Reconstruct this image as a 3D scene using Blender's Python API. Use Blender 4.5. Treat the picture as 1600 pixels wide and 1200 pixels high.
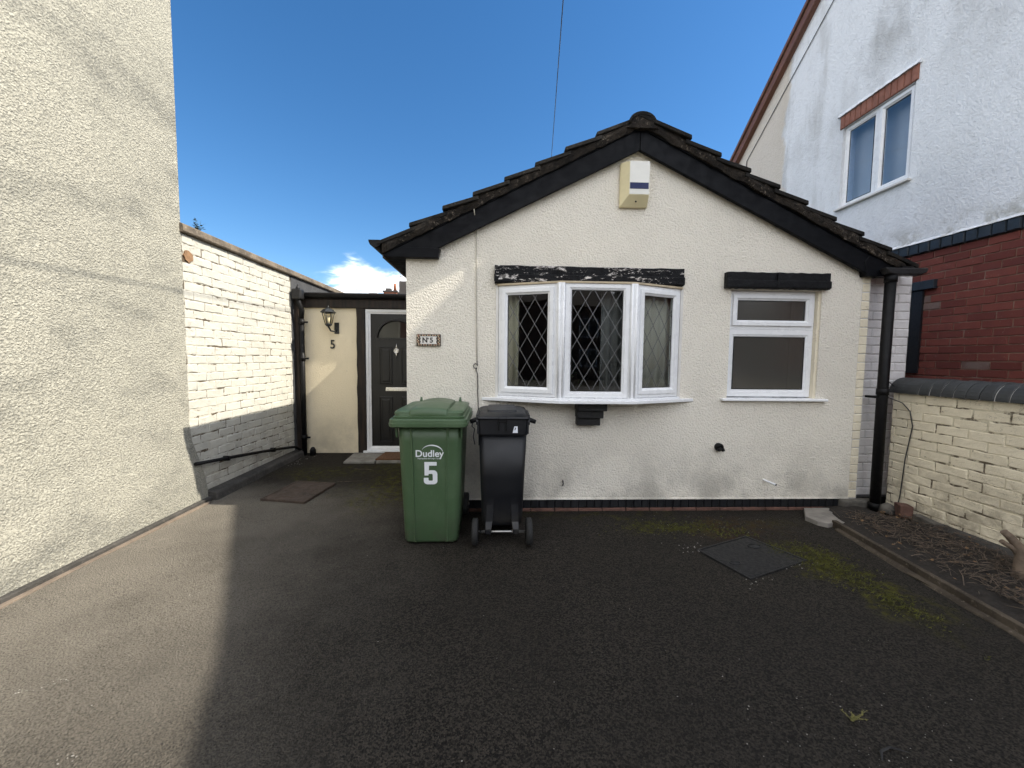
import bpy, bmesh, math, random
from mathutils import Vector, Matrix
R = math.radians
random.seed(7)
S = bpy.context.scene
for o in list(bpy.data.objects): bpy.data.objects.remove(o)
COL = S.collection

# ------------------------------------------------------------------ camera
CAM_H, F_PX, PITCH, ROLL, YAW = 1.42, 610.0, R(3.8), R(.62), R(2.3)
v = Vector((math.sin(YAW)*math.cos(PITCH), math.cos(YAW)*math.cos(PITCH), -math.sin(PITCH)))
r0 = Vector((math.cos(YAW), -math.sin(YAW), 0)); u0 = r0.cross(v)
rr = r0*math.cos(ROLL) + u0*math.sin(ROLL); uu = u0*math.cos(ROLL) - r0*math.sin(ROLL)
cd = bpy.data.cameras.new('camera'); cam = bpy.data.objects.new('camera', cd); COL.objects.link(cam)
cd.sensor_fit = 'HORIZONTAL'; cd.sensor_width = 36; cd.lens = 36*F_PX/1600; cd.clip_start = .05; cd.clip_end = 2000
cam.matrix_world = Matrix(((rr.x, uu.x, -v.x, 0), (rr.y, uu.y, -v.y, 0), (rr.z, uu.z, -v.z, CAM_H), (0, 0, 0, 1)))
S.camera = cam
S.render.resolution_x, S.render.resolution_y = 1024, 768
S.cycles.max_bounces = 6; S.cycles.diffuse_bounces = 4; S.cycles.glossy_bounces = 3; S.cycles.transmission_bounces = 4; S.cycles.transparent_max_bounces = 8
S.cycles.use_adaptive_sampling = True; S.cycles.adaptive_threshold = .015; S.cycles.adaptive_min_samples = 32; S.cycles.use_denoising = True; S.cycles.sample_clamp_indirect = 6
S.cycles.caustics_reflective = False; S.cycles.caustics_refractive = False

# ------------------------------------------------------------------ sun, sky, exposure
SUN_TRAVEL = Vector((-1, .11, -.95)).normalized()
SUN_EL = math.asin(-SUN_TRAVEL.z); SUN_AZ = math.atan2(-SUN_TRAVEL.x, -SUN_TRAVEL.y)
SUN_STRENGTH, SKY_STRENGTH, EXPOSURE = 2.0, .05, 2.1
ld = bpy.data.lights.new('sun', 'SUN'); ld.energy = SUN_STRENGTH; ld.angle = R(.5); ld.color = (1, .93, .80)
sun = bpy.data.objects.new('sun', ld); COL.objects.link(sun); sun.location = (12, -3, 14)
sun.rotation_euler = SUN_TRAVEL.to_track_quat('-Z', 'Y').to_euler()
S.view_settings.view_transform = 'Standard'; S.view_settings.look = 'None'
S.view_settings.exposure = EXPOSURE; S.view_settings.gamma = 1; S.view_settings.use_curve_mapping = False


class NT:
    """small wrapper round a node tree"""
    def __init__(s, tree):
        s.t = tree; s.n = tree.nodes; s.l = tree.links
    def new(s, typ, ins=None, **kw):
        n = s.n.new(typ)
        for k, val in kw.items(): setattr(n, k, val)
        for k, val in (ins or {}).items():
            if isinstance(val, bpy.types.NodeSocket): s.l.new(val, n.inputs[k])
            else: n.inputs[k].default_value = val
        return n
    def math(s, op, a, b=0.0, clamp=False):
        return s.new('ShaderNodeMath', {0: a, 1: b}, operation=op, use_clamp=clamp).outputs[0]
    def pos(s):
        if not hasattr(s, '_p'): s._p = s.new('ShaderNodeNewGeometry').outputs['Position']
        return s._p
    def xyz(s, vec=None):
        return s.new('ShaderNodeSeparateXYZ', {0: vec if vec is not None else s.pos()}).outputs
    def map(s, scale=(1, 1, 1), rot=(0, 0, 0), loc=(0, 0, 0), vec=None):
        return s.new('ShaderNodeMapping', {0: vec if vec is not None else s.pos(), 'Scale': scale, 'Rotation': rot, 'Location': loc}).outputs[0]
    def noise(s, scale, detail=4, rough=.55, vec=None, dist=0.0):
        return s.new('ShaderNodeTexNoise', {'Vector': vec if vec is not None else s.pos(), 'Scale': scale, 'Detail': detail, 'Roughness': rough, 'Distortion': dist}).outputs[0]
    def voro(s, scale, feature='F1', vec=None, out='Distance'):
        return s.new('ShaderNodeTexVoronoi', {'Vector': vec if vec is not None else s.pos(), 'Scale': scale}, feature=feature).outputs[out]
    def ramp(s, fac, lo, hi, a=0.0, b=1.0):
        return s.new('ShaderNodeMapRange', {0: fac, 1: lo, 2: hi, 3: a, 4: b}, interpolation_type='SMOOTHSTEP').outputs[0]
    def mix(s, fac, a, b, mode='MIX'):
        n = s.new('ShaderNodeMix', data_type='RGBA', blend_type=mode, clamp_factor=True)
        for i, val in ((0, fac), (6, a), (7, b)):
            if isinstance(val, bpy.types.NodeSocket): s.l.new(val, n.inputs[i])
            else: n.inputs[i].default_value = (*val, 1) if isinstance(val, tuple) and len(val) == 3 else val
        return n.outputs[2]
    def bump(s, h, strength=.5, dist=.01, prev=None):
        i = {'Height': h, 'Strength': strength, 'Distance': dist}
        if prev is not None: i['Normal'] = prev
        return s.new('ShaderNodeBump', i).outputs[0]
    def rand(s):
        return s.new('ShaderNodeObjectInfo').outputs['Random']


# world: blue sky in view, bright cloud added out of view to fill the shade
W = bpy.data.worlds.new('World'); S.world = W; W.use_nodes = True
w = NT(W.node_tree); w.n.clear()
sky = w.new('ShaderNodeTexSky', sky_type='NISHITA', sun_disc=False, sun_elevation=SUN_EL, sun_rotation=SUN_AZ, air_density=1.0, dust_density=.2, ozone_density=3.0, altitude=50)
dirv = w.new('ShaderNodeTexCoord').outputs['Generated']
dx, dy, dz = w.xyz(dirv)
inv = w.math('DIVIDE', 1.0, w.math('ADD', w.math('MAXIMUM', dz, 0.0), .22))
cv = w.new('ShaderNodeCombineXYZ', {0: w.math('MULTIPLY', dx, inv), 1: w.math('MULTIPLY', dy, inv), 2: w.math('MULTIPLY', dz, 3.0)}).outputs[0]
n1 = w.noise(2.1, 5, .56, vec=w.map(loc=(3.4, 1.15, 0), vec=cv), dist=.35)
# cloud at every height, added to brighten the shaded walls, plus one tall puff where the photograph shows it and a few more round the sky
fill_cloud = w.ramp(dz, .12, .33, .27, .275)
# the clear stretch of sky the photograph looks into
clear = w.ramp(w.new('ShaderNodeVectorMath', {0: dirv, 1: (.08, .80, .60)}, operation='DISTANCE').outputs['Value'], .55, .90, -.50, 0.0)
lowc = w.ramp(dz, .16, .32)
fill_cloud = w.math('ADD', fill_cloud, w.math('MULTIPLY', clear, lowc))
tot = w.math('ADD', w.math('ADD', n1, fill_cloud), w.math('MULTIPLY', w.math('SUBTRACT', w.noise(8.5, 4, .65, vec=cv, dist=.6), .5), .30))
for (ax, ay, az, rad, amp) in ((-.66, .68, .36, .55, -.48), (-.50, .82, .28, .26, -.30), (-.40, .87, .36, .16, -.2), (-.315, .90, .300, .10, .25), (-.28, .915, .275, .10, .13), (-.28, .94, .16, .24, -.19), (-.315, .925, .175, .10, .16), (-.22, .95, .19, .10, .16), (-.36, .90, .245, .10, .17), (.75, -.55, .25, .2, .2), (-.3, -.9, .3, .25, .2), (.2, -.95, .28, .2, .2), (-.85, -.4, .3, .2, .2)):
    ln = math.sqrt(ax*ax+ay*ay+az*az)
    dist_ = w.new('ShaderNodeVectorMath', {0: dirv, 1: (ax/ln, ay/ln, az/ln)}, operation='DISTANCE').outputs['Value']
    tot = w.math('ADD', tot, w.ramp(dist_, 0.0, rad, amp, 0.0))
mask = w.math('POWER', w.ramp(tot, .55, .92), 1.7)
shade = w.ramp(w.noise(4.5, 3, .6, vec=cv), .3, .7)
cloud = w.mix(shade, (14.0, 14.0, 14.1), (17.2, 17.0, 16.6))
deep = w.new('ShaderNodeHueSaturation', {'Saturation': 1.26, 'Value': .88, 'Color': sky.outputs[0]}).outputs[0]
skyc = w.mix(mask, deep, cloud)
bg = w.new('ShaderNodeBackground', {'Color': skyc, 'Strength': SKY_STRENGTH})
w.l.new(bg.outputs[0], w.new('ShaderNodeOutputWorld').inputs[0])

# ------------------------------------------------------------------ materials
MATS = {}
def new_mat(name):
    m = bpy.data.materials.new(name); m.use_nodes = True
    t = NT(m.node_tree); t.n.clear()
    b = t.new('ShaderNodeBsdfPrincipled'); o = t.new('ShaderNodeOutputMaterial'); t.l.new(b.outputs[0], o.inputs[0])
    MATS[name] = m
    def put(col=None, rough=.8, normal=None, metal=0.0, spec=.5, coat=0.0, **kw):
        for k, val in (('Base Color', col), ('Roughness', rough), ('Normal', normal), ('Metallic', metal), ('Specular IOR Level', spec), ('Coat Weight', coat)):
            if val is None: continue
            if isinstance(val, bpy.types.NodeSocket): t.l.new(val, b.inputs[k])
            else: b.inputs[k].default_value = (*val, 1) if isinstance(val, tuple) and len(val) == 3 else val
        for k, val in kw.items(): b.inputs[k.replace('_', ' ')].default_value = val
    return t, put

def simple(name, col, rough=.6, var=.25, scale=6, bump=.0, bscale=80, metal=0.0, spec=.5, tint=None):
    t, put = new_mat(name)
    n = t.noise(scale, 5, .6)
    c2 = tint or tuple(c*(1-var) for c in col)
    c = t.mix(t.ramp(n, .3, .7), c2, col)
    nm = t.bump(t.noise(bscale, 4, .6), bump, .004) if bump else None
    r = t.ramp(t.noise(scale*3, 4), .3, .7, max(rough-.1, 0.02), min(rough+.1, 1))
    put(c, r, nm, metal, spec)

# bungalow's textured render
def stucco(name, base, dirt, splash, bscale, bstr, bdist, pits=0.0, streak=0.0, splash_h=.8):
    t, put = new_mat(name)
    x, y, z = t.xyz()
    warp = t.new('ShaderNodeVectorMath', {0: t.pos(), 1: t.new('ShaderNodeVectorMath', {0: t.new('ShaderNodeTexNoise', {'Vector': t.pos(), 'Scale': bscale*.6, 'Detail': 2}).outputs[1], 'Scale': .02}, operation='SCALE').outputs[0]}, operation='ADD').outputs[0]
    a = t.noise(bscale, 3, .5, vec=warp)
    bb = t.voro(bscale*.8, 'SMOOTH_F1', vec=warp)
    fine = t.noise(bscale*3.5, 3, .6)
    h = t.math('ADD', t.math('ADD', t.ramp(a, .32, .68), t.math('MULTIPLY', bb, -.7)), t.math('MULTIPLY', fine, .22))
    c = t.mix(t.math('MULTIPLY', t.ramp(t.noise(1.1, 6, .62), .42, .72), .55), base, tuple(k*.84 for k in base))
    if pits:
        c = t.mix(t.math('MULTIPLY', t.ramp(a, .50, .33), pits), c, dirt)
    if streak:
        sm = t.noise(1.6, 8, .72, vec=t.map((1, .8, 1.5), (R(-38), 0, 0)))
        sm = t.math('MULTIPLY', t.ramp(sm, .46, .70), t.ramp(t.noise(60, 3, .6), .25, .60))
        c = t.mix(t.math('MULTIPLY', sm, streak), c, dirt)
    # splash-back grime above the ground, broken up by noise
    g = t.math('MULTIPLY', t.ramp(z, splash_h, .06), t.ramp(t.noise(2.3, 6, .68), .36, .66))
    c = t.mix(t.math('MULTIPLY', g, splash), c, dirt)
    spots = t.ramp(t.noise(34, 2, .5), .72, .78)
    c = t.mix(t.math('MULTIPLY', spots, .35), c, dirt)
    put(c, .88, t.bump(h, bstr, bdist), spec=.25)

stucco('render_cream', (.80, .755, .665), (.33, .31, .27), .72, 68, .58, .010, pits=.16)
stucco('render_tan', (.80, .70, .51), (.33, .29, .22), .5, 70, .22, .006, pits=.05)
stucco('render_roughcast', (.405, .39, .33), (.15, .15, .135), .35, 86, .75, .011, pits=.72, streak=.78, splash_h=1.0)

def neighbour_render():
    t, put = new_mat('render_white')
    x, y, z = t.xyz()
    base = (.79, .81, .84)
    n = t.noise(.9, 7, .65, vec=t.map((1, 1, .55)))
    c = t.mix(t.math('MULTIPLY', t.ramp(n, .46, .70), t.ramp(z, 4.0, 5.8, .2, .95)), base, (.36, .36, .355))
    c = t.mix(t.math('MULTIPLY', t.ramp(t.noise(14, 6, .72), .50, .70), .22), c, (.40, .40, .40))
    st = t.noise(3.0, 5, .6, vec=t.map((1, 1, .22)))
    c = t.mix(t.math('MULTIPLY', t.math('MULTIPLY', t.ramp(st, .5, .72), t.ramp(y, 5.0, 6.2)), .6), c, (.36, .35, .33))
    wob = t.math('ADD', y, t.math('MULTIPLY', t.noise(2.2, 4), .5))
    c = t.mix(t.math('MULTIPLY', t.ramp(wob, 6.66, 6.74), .85), c, (.62, .55, .46))
    gr = t.math('MULTIPLY', t.ramp(z, 3.05, 2.74), t.ramp(t.noise(5, 5, .65), .42, .62))
    c = t.mix(t.math('MULTIPLY', gr, .7), c, (.30, .29, .24))
    h = t.math('ADD', t.noise(45, 4, .6), t.math('MULTIPLY', t.noise(6, 4), .6))
    put(c, .9, t.bump(h, .8, .016), spec=.2)
neighbour_render()

def asphalt():
    t, put = new_mat('asphalt')
    x, y, z = t.xyz()
    big = t.noise(.8, 6, .62)
    stone = t.voro(150, 'F1', out='Color')
    sv = t.new('ShaderNodeSeparateColor', {0: stone}).outputs[0]
    c = t.mix(t.ramp(sv, .1, .95), (.0075, .0066, .0056), (.040, .034, .027))
    c = t.mix(t.math('MULTIPLY', t.ramp(big, .40, .70), .5), c, (.016, .014, .0115))
    # dusty ground by the rendered wall, coloured paler to strengthen sun against shade
    dust_sun_tone = t.math('MULTIPLY', t.ramp(t.math('ADD', x, t.math('MULTIPLY', t.noise(1.3, 6, .65), 1.6)), .55, -2.0), t.ramp(t.noise(150, 2, .6), .15, .62))
    dust_sun_tone = t.math('MULTIPLY', dust_sun_tone, t.ramp(t.math('ADD', y, t.math('MULTIPLY', t.noise(2.0, 4), .8)), 5.0, 4.0))
    c = t.mix(t.math('MULTIPLY', dust_sun_tone, .72), c, (.262, .236, .198))
    pat = t.noise(.45, 5, .6, vec=t.map(loc=(4, 9, 2)))
    c = t.mix(t.math('MULTIPLY', t.ramp(pat, .46, .66), .30), c, (.012, .011, .010))
    c = t.mix(t.math('MULTIPLY', t.ramp(t.noise(2.6, 6, .7), .60, .74), .12), c, (.075, .066, .056))
    # moss and algae patches
    wx = t.math('ADD', x, t.math('MULTIPLY', t.math('SUBTRACT', t.noise(3.2, 5, .6), .5), .9))
    wy = t.math('ADD', y, t.math('MULTIPLY', t.math('SUBTRACT', t.noise(3.2, 5, .6, vec=t.map(loc=(7, 3, 1))), .5), .9))
    m = None
    for (cx, cy, rx, ry, a) in ((1.55, 3.17, .5, .16, .9), (2.33, 2.58, .22, .30, 1.0), (2.38, 2.15, .16, .3, .8), (2.2, 3.2, .5, .2, .45), (-1.15, 4.3, .45, .8, .85), (-2.1, 4.75, .55, .35, .6), (-1.3, 5.0, .5, .35, .7), (.9, 3.45, .8, .07, .5)):
        ex = t.math('DIVIDE', t.math('SUBTRACT', wx, cx), rx); ey = t.math('DIVIDE', t.math('SUBTRACT', wy, cy), ry)
        d = t.math('SQRT', t.math('ADD', t.math('MULTIPLY', ex, ex), t.math('MULTIPLY', ey, ey)))
        e = t.ramp(d, 1.25, .35, 0, a)
        m = e if m is None else t.math('MAXIMUM', m, e)
    brk = t.ramp(t.noise(19, 5, .72), .42, .58)
    mm = t.math('MULTIPLY', t.math('MULTIPLY', m, brk), .85)
    moss = t.mix(t.ramp(t.noise(11, 4), .35, .65), (.026, .025, .004), (.078, .074, .007))
    c = t.mix(mm, c, moss)
    rust = t.math('MULTIPLY', t.ramp(t.math('SQRT', t.math('ADD', t.math('POWER', t.math('SUBTRACT', wx, 2.05), 2.0), t.math('POWER', t.math('MULTIPLY', t.math('SUBTRACT', wy, 3.15), 1.6), 2.0))), .62, .1), .5)
    c = t.mix(t.math('MULTIPLY', rust, brk), c, (.045, .018, .009))
    h = t.math('ADD', t.math('MULTIPLY', t.voro(145, 'SMOOTH_F1'), -1.0), t.math('MULTIPLY', t.noise(60, 4, .65), .8))
    h = t.math('MULTIPLY', h, t.ramp(t.noise(1.4, 4, .6), .3, .7, .55, 1.1))
    nm = t.bump(h, .9, .010)
    put(c, .88, nm, spec=.15)
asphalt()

def painted_brick(name, base, crackc, bump=.5, grime=.3):
    t, put = new_mat(name)
    x, y, z = t.xyz()
    n = t.noise(2.4, 6, .65)
    c = t.mix(t.math('MULTIPLY', t.ramp(n, .42, .68), .6), base, tuple(k*.83 for k in base))
    c = t.mix(t.math('MULTIPLY', t.rand(), .16), c, tuple(k*.72 for k in base))
    ch = t.noise(26, 5, .7)
    c = t.mix(t.math('MULTIPLY', t.ramp(ch, .665, .70), .8), c, crackc)
    g = t.math('MULTIPLY', t.ramp(z, .75, .05), t.ramp(t.noise(6, 6, .7), .42, .62))
    c = t.mix(t.math('MULTIPLY', g, grime), c, crackc)
    # hairline cracks and horizontal scuffs in the old paint
    ck = t.noise(5.5, 4, .6, vec=t.map((.9, .9, 2.6)), dist=.8)
    line = t.ramp(t.math('ABSOLUTE', t.math('SUBTRACT', ck, .5)), .010, .003)
    c = t.mix(t.math('MULTIPLY', t.math('MULTIPLY', line, t.ramp(t.noise(1.7, 3), .48, .6)), .5), c, crackc)
    sc = t.noise(11, 6, .75, vec=t.map((.7, .7, 3.2)))
    c = t.mix(t.math('MULTIPLY', t.ramp(sc, .60, .70), grime), c, tuple(k*1.7 for k in crackc))
    h = t.math('ADD', t.noise(16, 5, .6), t.math('MULTIPLY', t.noise(120, 3, .6), .25))
    put(c, .78, t.bump(h, bump, .012), spec=.3)
painted_brick('paint_brick_white', (.48, .468, .418), (.14, .105, .075), .6, .35)
painted_brick('paint_brick_yellow', (.80, .72, .55), (.20, .165, .12), .6, .6)
painted_brick('paint_brick_pier', (.74, .72, .72), (.30, .28, .26), .5, .35)
painted_brick('paint_brick_cream', (.76, .69, .54), (.30, .25, .18), .5, .35)

def joint(name, base, crack, lo, hi):
    t, put = new_mat(name)
    n = t.noise(7, 5, .65)
    c = t.mix(t.ramp(n, lo, hi), base, crack)
    put(c, .9, t.bump(t.noise(90, 3), .5, .005), spec=.2)
joint('joint_white', (.42, .40, .345), (.09, .07, .05), .47, .56)
joint('joint_yellow', (.62, .56, .42), (.13, .105, .075), .48, .58)
joint('joint_pier', (.58, .56, .55), (.30, .28, .27), .45, .7)
joint('mortar_grey', (.20, .12, .09), (.30, .24, .20), .5, .72)

def red_brick():
    t, put = new_mat('brick_red')
    rnd = t.rand()
    c = t.mix(rnd, (.12, .032, .026), (.19, .055, .042))
    c = t.mix(t.ramp(rnd, .955, .965), c, (.17, .12, .105))
    c = t.mix(t.math('MULTIPLY', t.ramp(t.noise(9, 5, .65), .45, .72), .55), c, (.11, .035, .032))
    c = t.mix(t.math('MULTIPLY', t.ramp(t.noise(40, 4, .7), .62, .72), .35), c, (.38, .30, .27))
    put(c, .85, t.bump(t.noise(110, 4, .65), .5, .004), spec=.25)
red_brick()
simple('brick_blue', (.018, .028, .040), .55, .4, 9, .4, 90)
simple('coping_brick', (.038, .041, .043), .6, .45, 7, .5, 80)
simple('brick_lintel_red', (.30, .125, .085), .8, .3, 11, .4, 100)
simple('plinth_black', (.008, .009, .012), .5, .4, 12, .5, 60)
simple('plinth_red', (.15, .075, .055), .85, .5, 10, .5, 70)

def concrete(name, a, b, lichen=(.42, .36, .25)):
    t, put = new_mat(name)
    c = t.mix(t.ramp(t.noise(5, 6, .7), .35, .65), a, b)
    c = t.mix(t.math('MULTIPLY', t.ramp(t.noise(38, 5, .7), .55, .68), .6), c, lichen)
    put(c, .92, t.bump(t.noise(70, 5, .7), .7, .008), spec=.2)
concrete('concrete_coping', (.19, .155, .118), (.095, .08, .065), (.32, .27, .21))
concrete('concrete_kerb', (.070, .065, .06), (.04, .038, .035), (.12, .11, .095))
concrete('concrete_slab', (.26, .25, .23), (.16, .15, .13), (.36, .34, .30))
concrete('edging_timber', (.085, .068, .050), (.045, .036, .027), (.17, .14, .11))
concrete('felt_grey', (.075, .076, .08), (.055, .056, .06), (.10, .10, .10))
concrete('screed_pink', (.20, .16, .125), (.13, .105, .085), (.27, .23, .19))

def roof_tile():
    t, put = new_mat('roof_tile')
    c = t.mix(t.ramp(t.noise(9, 6, .7), .35, .65), (.009, .0085, .008), (.021, .019, .017))
    c = t.mix(t.math('MULTIPLY', t.ramp(t.noise(34, 6, .75), .62, .69), .55), c, (.15, .128, .10))
    put(c, .9, t.bump(t.noise(55, 6, .75), 1.0, .012), spec=.2)
    t, put = new_mat('verge_mortar')
    c = t.mix(t.ramp(t.noise(12, 6, .7), .35, .65), (.012, .0105, .0095), (.036, .029, .023))
    c = t.mix(t.math('MULTIPLY', t.math('MULTIPLY', t.ramp(t.noise(34, 6, .75), .54, .64), t.ramp(t.noise(4, 3), .42, .58)), .75), c, (.20, .165, .13))
    put(c, .95, t.bump(t.noise(42, 6, .75), 1.0, .02), spec=.2)
roof_tile()

def black_wood():
    t, put = new_mat('black_paint_wood')
    g = t.noise(5, 6, .6, vec=t.map((1, 1, 6)))
    c = t.mix(t.ramp(g, .35, .7), (.0012, .0016, .003), (.003, .0036, .0055))
    put(c, t.ramp(t.noise(14, 4), .3, .7, .42, .62), t.bump(t.noise(20, 5, .6), .25, .006), spec=.12)
    t, put = new_mat('lintel_peeling')
    g = t.noise(9, 7, .72, vec=t.map((.8, 1, 2.6)))
    c = t.mix(t.ramp(t.noise(20, 5), .35, .65), (.0018, .002, .0034), (.005, .0056, .007))
    c = t.mix(t.ramp(g, .545, .58), c, t.mix(t.ramp(t.noise(30, 3), .4, .6), (.16, .15, .14), (.66, .62, .60)))
    put(c, .6, t.bump(t.math('ADD', t.noise(22, 6, .7), t.math('MULTIPLY', g, .6)), .9, .015), spec=.2)
    t, put = new_mat('lintel_black')
    c = t.mix(t.ramp(t.noise(16, 5), .35, .7), (.0018, .002, .0032), (.005, .0056, .007))
    c = t.mix(t.ramp(t.noise(24, 6, .75), .70, .73), c, (.30, .27, .25))
    put(c, .5, t.bump(t.noise(22, 6, .7), .9, .015), spec=.2)
    t, put = new_mat('dark_stained_timber')
    g = t.noise(8, 6, .6, vec=t.map((3, 3, .35)))
    c = t.mix(t.ramp(g, .35, .68), (.007, .0055, .005), (.030, .019, .013))
    put(c, .6, t.bump(g, .4, .006), spec=.35)
black_wood()

simple('upvc_white', (.82, .83, .85), .28, .06, 3, 0, spec=.5)
simple('upvc_dirty', (.72, .70, .66), .4, .15, 6, 0, spec=.4)
simple('road_grey', (.14, .135, .125), .9, .3, 2, .4, 60)
simple('opposite_brick', (.10, .055, .042), .9, .3, 1.2)
simple('brown_upvc', (.17, .072, .045), .5, .3, 3, .1, 60)
simple('black_plastic', (.004, .004, .0046), .55, .3, 8, .08, 120, spec=.22)
simple('rubber', (.016, .016, .016), .8, .4, 20, .3, 150)
simple('steel', (.50, .49, .47), .35, .35, 14, .1, 90, metal=.9)
simple('chrome', (.80, .79, .77), .16, .1, 10, 0, metal=1.0)
simple('cast_iron', (.0085, .0085, .0095), .62, .4, 14, .5, 130, metal=.15)
simple('rust_plate', (.062, .042, .031), .8, .45, 10, .5, 120)
simple('bracket_black', (.006, .006, .007), .6, .4, 18, .6, 60)
simple('sealant_cream', (.56, .46, .32), .7, .3, 12, .3, 60)
simple('bare_brick', (.27, .155, .08), .9, .35, 14, .6, 90)
simple('alarm_front', (.74, .73, .68), .4, .08, 5)
simple('alarm_yellowed', (.74, .66, .42), .45, .12, 6)
simple('alarm_blue', (.003, .012, .085), .65, .1, 5)
simple('bin_sticker', (.72, .75, .82), .4, .06, 10)
simple('white_print', (.76, .79, .82), .45, .05, 8)
simple('plaque_white', (.74, .72, .68), .3, .08, 20)
simple('plaque_dark', (.020, .014, .012), .4, .2, 20)
simple('cable_dark', (.03, .03, .03), .5, .2, 10)
simple('cable_render', (.50, .47, .40), .8, .3, 6, .3, 60)
simple('stone_rubble', (.12, .11, .095), .9, .5, 12, .6, 70)
simple('doormat', (.155, .075, .035), .95, .45, 40, .9, 260)
simple('board_pale', (.24, .22, .195), .85, .35, 9, .4, 60)
simple('twig', (.135, .10, .072), .85, .5, 30, .3, 120, tint=(.03, .021, .015))
simple('bark', (.17, .125, .09), .9, .45, 14, .8, 60)
simple('soil', (.020, .015, .011), .95, .5, 16, .9, 70)
simple('grit', (.30, .285, .255), .8, .5, 60)
simple('dead_leaf', (.19, .11, .05), .8, .5, 30)
simple('leaf_green', (.075, .095, .030), .6, .4, 20)
simple('moss_tuft', (.085, .085, .010), .95, .6, 14)
simple('weed_yellow', (.17, .155, .04), .8, .4, 30)
simple('chimney_brick', (.36, .14, .08), .9, .35, 1.5)
simple('far_roof', (.10, .085, .075), .9, .3, .8)
simple('far_wall', (.32, .18, .13), .9, .3, .6)
simple('room_wall', (.32, .30, .27), .9, .1, 2)
simple('room_floor', (.09, .065, .045), .8, .2, 3)
simple('curtain', (.62, .57, .46), .9, .1, 3)
simple('blind', (.60, .58, .54), .8, .1, 3)
simple('reflection_grey', (.20, .20, .215), .9, .15, 5)
simple('ceramic', (.72, .71, .68), .25, .05, 8)
simple('pot_plant', (.045, .075, .022), .7, .4, 18)
simple('lead', (.15, .15, .155), .5, .2, 30, metal=.3)
simple('lamp_black', (.020, .022, .022), .4, .3, 12, spec=.5)
simple('bulb', (.80, .74, .60), .3, .05, 5)

def bin_plastic(name, col, faded, rough):
    t, put = new_mat(name)
    x, y, z = t.xyz()
    n = t.noise(4, 6, .62)
    c = t.mix(t.math('MULTIPLY', t.ramp(n, .42, .70), .55), col, faded)
    scr = t.noise(18, 6, .7, vec=t.map((2.5, 2.5, .5)))
    c = t.mix(t.math('MULTIPLY', t.ramp(scr, .62, .72), .22), c, tuple(min(1, k*2.2+.03) for k in faded))
    g = t.math('MULTIPLY', t.ramp(z, .35, .02), t.ramp(t.noise(9, 5, .65), .4, .65))
    c = t.mix(t.math('MULTIPLY', g, .45), c, (.07, .062, .05))
    put(c, t.ramp(n, .3, .7, rough-.07, rough+.1), t.bump(t.noise(190, 3), .10, .002), spec=.45)
bin_plastic('bin_green', (.058, .102, .050), (.092, .138, .078), .40)
bin_plastic('bin_black', (.003, .0037, .006), (.006, .0066, .0088), .50)

def door_mat():
    t, put = new_mat('door_black')
    g = t.noise(9, 6, .65, vec=t.map((7, 7, .5)), dist=.5)
    put(t.mix(t.ramp(g, .35, .7), (.0042, .0042, .0045), (.009, .0087, .0087)), .34, t.bump(g, .35, .003), spec=.5)
door_mat()

def glass(name, tint, refl, frost=0.0, gr=.015):
    m = bpy.data.materials.new(name); m.use_nodes = True; MATS[name] = m
    t = NT(m.node_tree); t.n.clear()
    tr = t.new('ShaderNodeBsdfTransparent', {'Color': (*tint, 1)})
    if frost:
        tr = t.new('ShaderNodeBsdfRefraction', {'Color': (*tint, 1), 'Roughness': frost, 'IOR': 1.02})
    wob = t.bump(t.noise(2.2, 2), .03, .03)
    gl = t.new('ShaderNodeBsdfGlossy', {'Color': (1, 1, 1, 1), 'Roughness': gr, 'Normal': wob})
    fr = t.math('MULTIPLY', t.new('ShaderNodeFresnel', {'IOR': refl}).outputs[0], t.math('SUBTRACT', 1.0, t.new('ShaderNodeNewGeometry').outputs['Backfacing']))
    if frost and gr > .1:      # pitted obscure glass scatters a little light itself
        df = t.new('ShaderNodeBsdfDiffuse', {'Color': (.55, .52, .46, 1)}); m2 = t.new('ShaderNodeMixShader', {0: .10}); t.l.new(tr.outputs[0], m2.inputs[1]); t.l.new(df.outputs[0], m2.inputs[2]); tr = m2
    mx = t.new('ShaderNodeMixShader'); t.l.new(fr, mx.inputs[0]); t.l.new(tr.outputs[0], mx.inputs[1]); t.l.new(gl.outputs[0], mx.inputs[2])
    t.l.new(mx.outputs[0], t.new('ShaderNodeOutputMaterial').inputs[0])
glass('glass', (.80, .82, .80), 1.6)
glass('glass_frosted', (.62, .64, .62), 1.7, .28)
glass('glass_obscure', (.62, .64, .62), 1.62, .12, .16)
glass('glass_lamp', (.9, .88, .8), 1.45)
glass('glass_upper', (.84, .88, .93), 2.1)

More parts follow.
